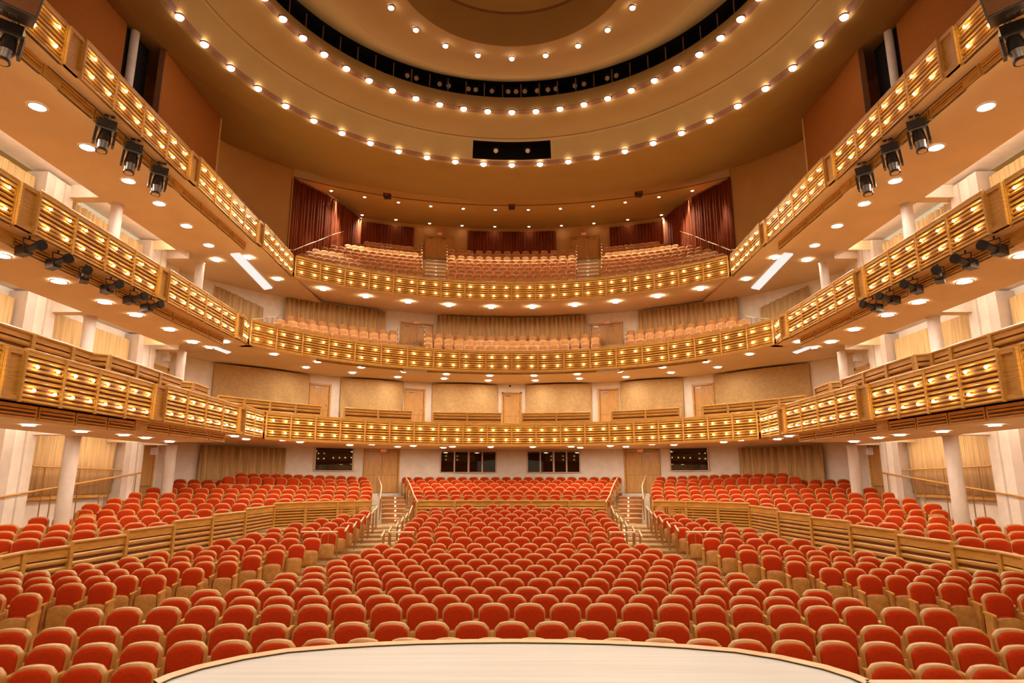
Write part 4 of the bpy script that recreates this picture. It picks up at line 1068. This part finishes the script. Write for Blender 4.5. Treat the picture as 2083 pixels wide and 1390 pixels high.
for s in (-1, 1):
    X = 10.0
    for i, y in enumerate([14.5, 15.65, 16.95]): moving_head((s*(X+.1), y, 8.92+H-.05), s, f'black moving head light hanging under the {SIDE[s]} top balcony, {ORD[i]} of three from the stage')
    q = MB()
    pz = 8.92+H-.07
    for a, b in zip([12.4, 13.2, 14.0, 14.4, 15.0, 15.4, 16.0, 16.4, 16.9], [13.2, 14.0, 14.4, 15.0, 15.4, 16.0, 16.4, 16.9, 17.0]):
        q.tube((s*(X+.15), a, pz-.03*((a*7) % 2)), (s*(X+.15), b, pz-.03*((b*7) % 2)), .014, 'metal', 5)
    tag(q.build('power_cable'), f'black cable strung under the {SIDE[s]} top balcony between the lights', 'cable')
    for i, (y, r) in enumerate([(13.2, 75), (14.1, 70), (15.1, 40), (16.1, 65), (17.15, 75), (18.0, 75)]):
        profile_spot((s*(10.55), y, 5.2+H-.05), s, radians(r)*(1 if s < 0 else -1), f'black profile spotlight under the {SIDE[s]} second balcony, {ORD[i]} of six from the stage')
    # big loudspeaker with grille, upper corner of the view
    r = empty('loudspeaker', (s*9.45, 10.5, 9.0+H), 0, f'large {"grey-topped" if s < 0 else "dark"} loudspeaker cabinet hung beside the {SIDE[s]} top balcony near the stage', 'loudspeaker', 'hung loudspeakers')
    r.rotation_euler = (radians(14), radians(-s*8), radians(s*-38))
    q = MB(); q.prism([(-.46, -.34), (.46, -.34), (.36, .40), (-.36, .40)], -.35, .55, 'metal'); q.build('cabinet', r)
    q = MB(); q.box((-.43, -.365, -.32), (.43, -.34, .52), 'groove'); q.build('grille', r)
    q = MB(); q.box((-.13, -.02, -.362), (.13, .13, -.349), 'steel'); q.box((-.1, .0, -.368), (-.01, .11, -.36), 'black'); q.box((.02, 0, -.368), (.1, .11, -.36), 'black'); q.build('connector_plate', r)
    q = MB()
    for x in (-.4, .4): q.tube((x, 0, .5), (x*.3, .1, 1.7), .015, 'steel', 5)
    q.build('hanging_cable', r)
    moving_head((s*9.85, 11.05, 8.92+H-.05), s, f'black stage light beside the {SIDE[s]} loudspeaker cabinet')

# ------------------------------------------------------------ stage
st = MB(); zs = -1.81+H
EP = [(1041, 1302), (940, 1303), (850, 1305), (760, 1308.8), (681, 1313.6), (580, 1322), (490, 1336), (400, 1355.7), (340, 1374), (312, 1386)]
def stz(px, py, z=-1.81):
    v = (695-py)/F; zc = z/(sP+v*cP); p = at(px, py, zc); return (p.x, p.y)
L = [stz(*e) for e in EP]; Lx = [(x, y) for x, y in reversed(L)]+[(-x, y) for x, y in L[1:]]
yb = Lx[0][1]
def inset(P, d): return [(x*(1-d/max(.5, hypot(x, y-3.0))), 3.0+(y-3.0)*(1-d/max(.5, hypot(x, y-3.0)))) for x, y in P]
I1 = inset(Lx, .16); n = len(Lx)
poly = [(-3.2, yb-.02)]
st.add([(x, y, zs) for x, y in I1]+[(I1[-1][0], -3, zs), (I1[0][0], -3, zs)], [tuple(range(n+2))[::-1]], 'stage')
lip = MB(); vs = [(x, y, zs+.012) for x, y in Lx]+[(x, y, zs+.012) for x, y in I1]+[(x, y, zs-.10) for x, y in Lx]+[(x, y, zs-.1) for x, y in inset(Lx, -.0)]
lip.add(vs, [(i, i+1, n+i+1, n+i) for i in range(n-1)]+[(i, 2*n+i, 2*n+i+1, i+1) for i in range(n-1)], 'lipw')
vs = [(x*.99, y-.02, zs-.1) for x, y in Lx]+[(x*.99, y-.02, prev*0+.0) for x, y in Lx]; lip.add(vs, [(i, n+i, n+i+1, i+1) for i in range(n-1)], 'wood')
vs = [(x, y, zs+.013) for x, y in I1]+[(x, y, zs+.013) for x, y in inset(Lx, .18)]; lip.add(vs, [(i, i+1, n+i+1, n+i) for i in range(n-1)], 'groove')
for s in (-1, 1):
    x0 = abs(Lx[0][0]); yb = Lx[0][1]-(.16 if s < 0 else -.02)
    st.add([(s*(x0-.2), -3, zs), (s*13, -3, zs), (s*13, yb-.15, zs), (s*(x0-.2), yb-.15, zs)], [(0, 1, 2, 3) if s > 0 else (3, 2, 1, 0)], 'stage')
    lip.box((min(s*(x0-.05), s*13), yb-.17, zs-.1), (max(s*(x0-.05), s*13), yb-.02, zs+.012), 'lipw')
    lip.box((min(s*(x0-.05), s*13), yb-.10, 0), (max(s*(x0-.05), s*13), yb-.05, zs-.1), 'wood')
o = struct('floor_stage', st, 'pale wooden stage floor with rounded front'); o2 = lip.build('stage_edge', o)
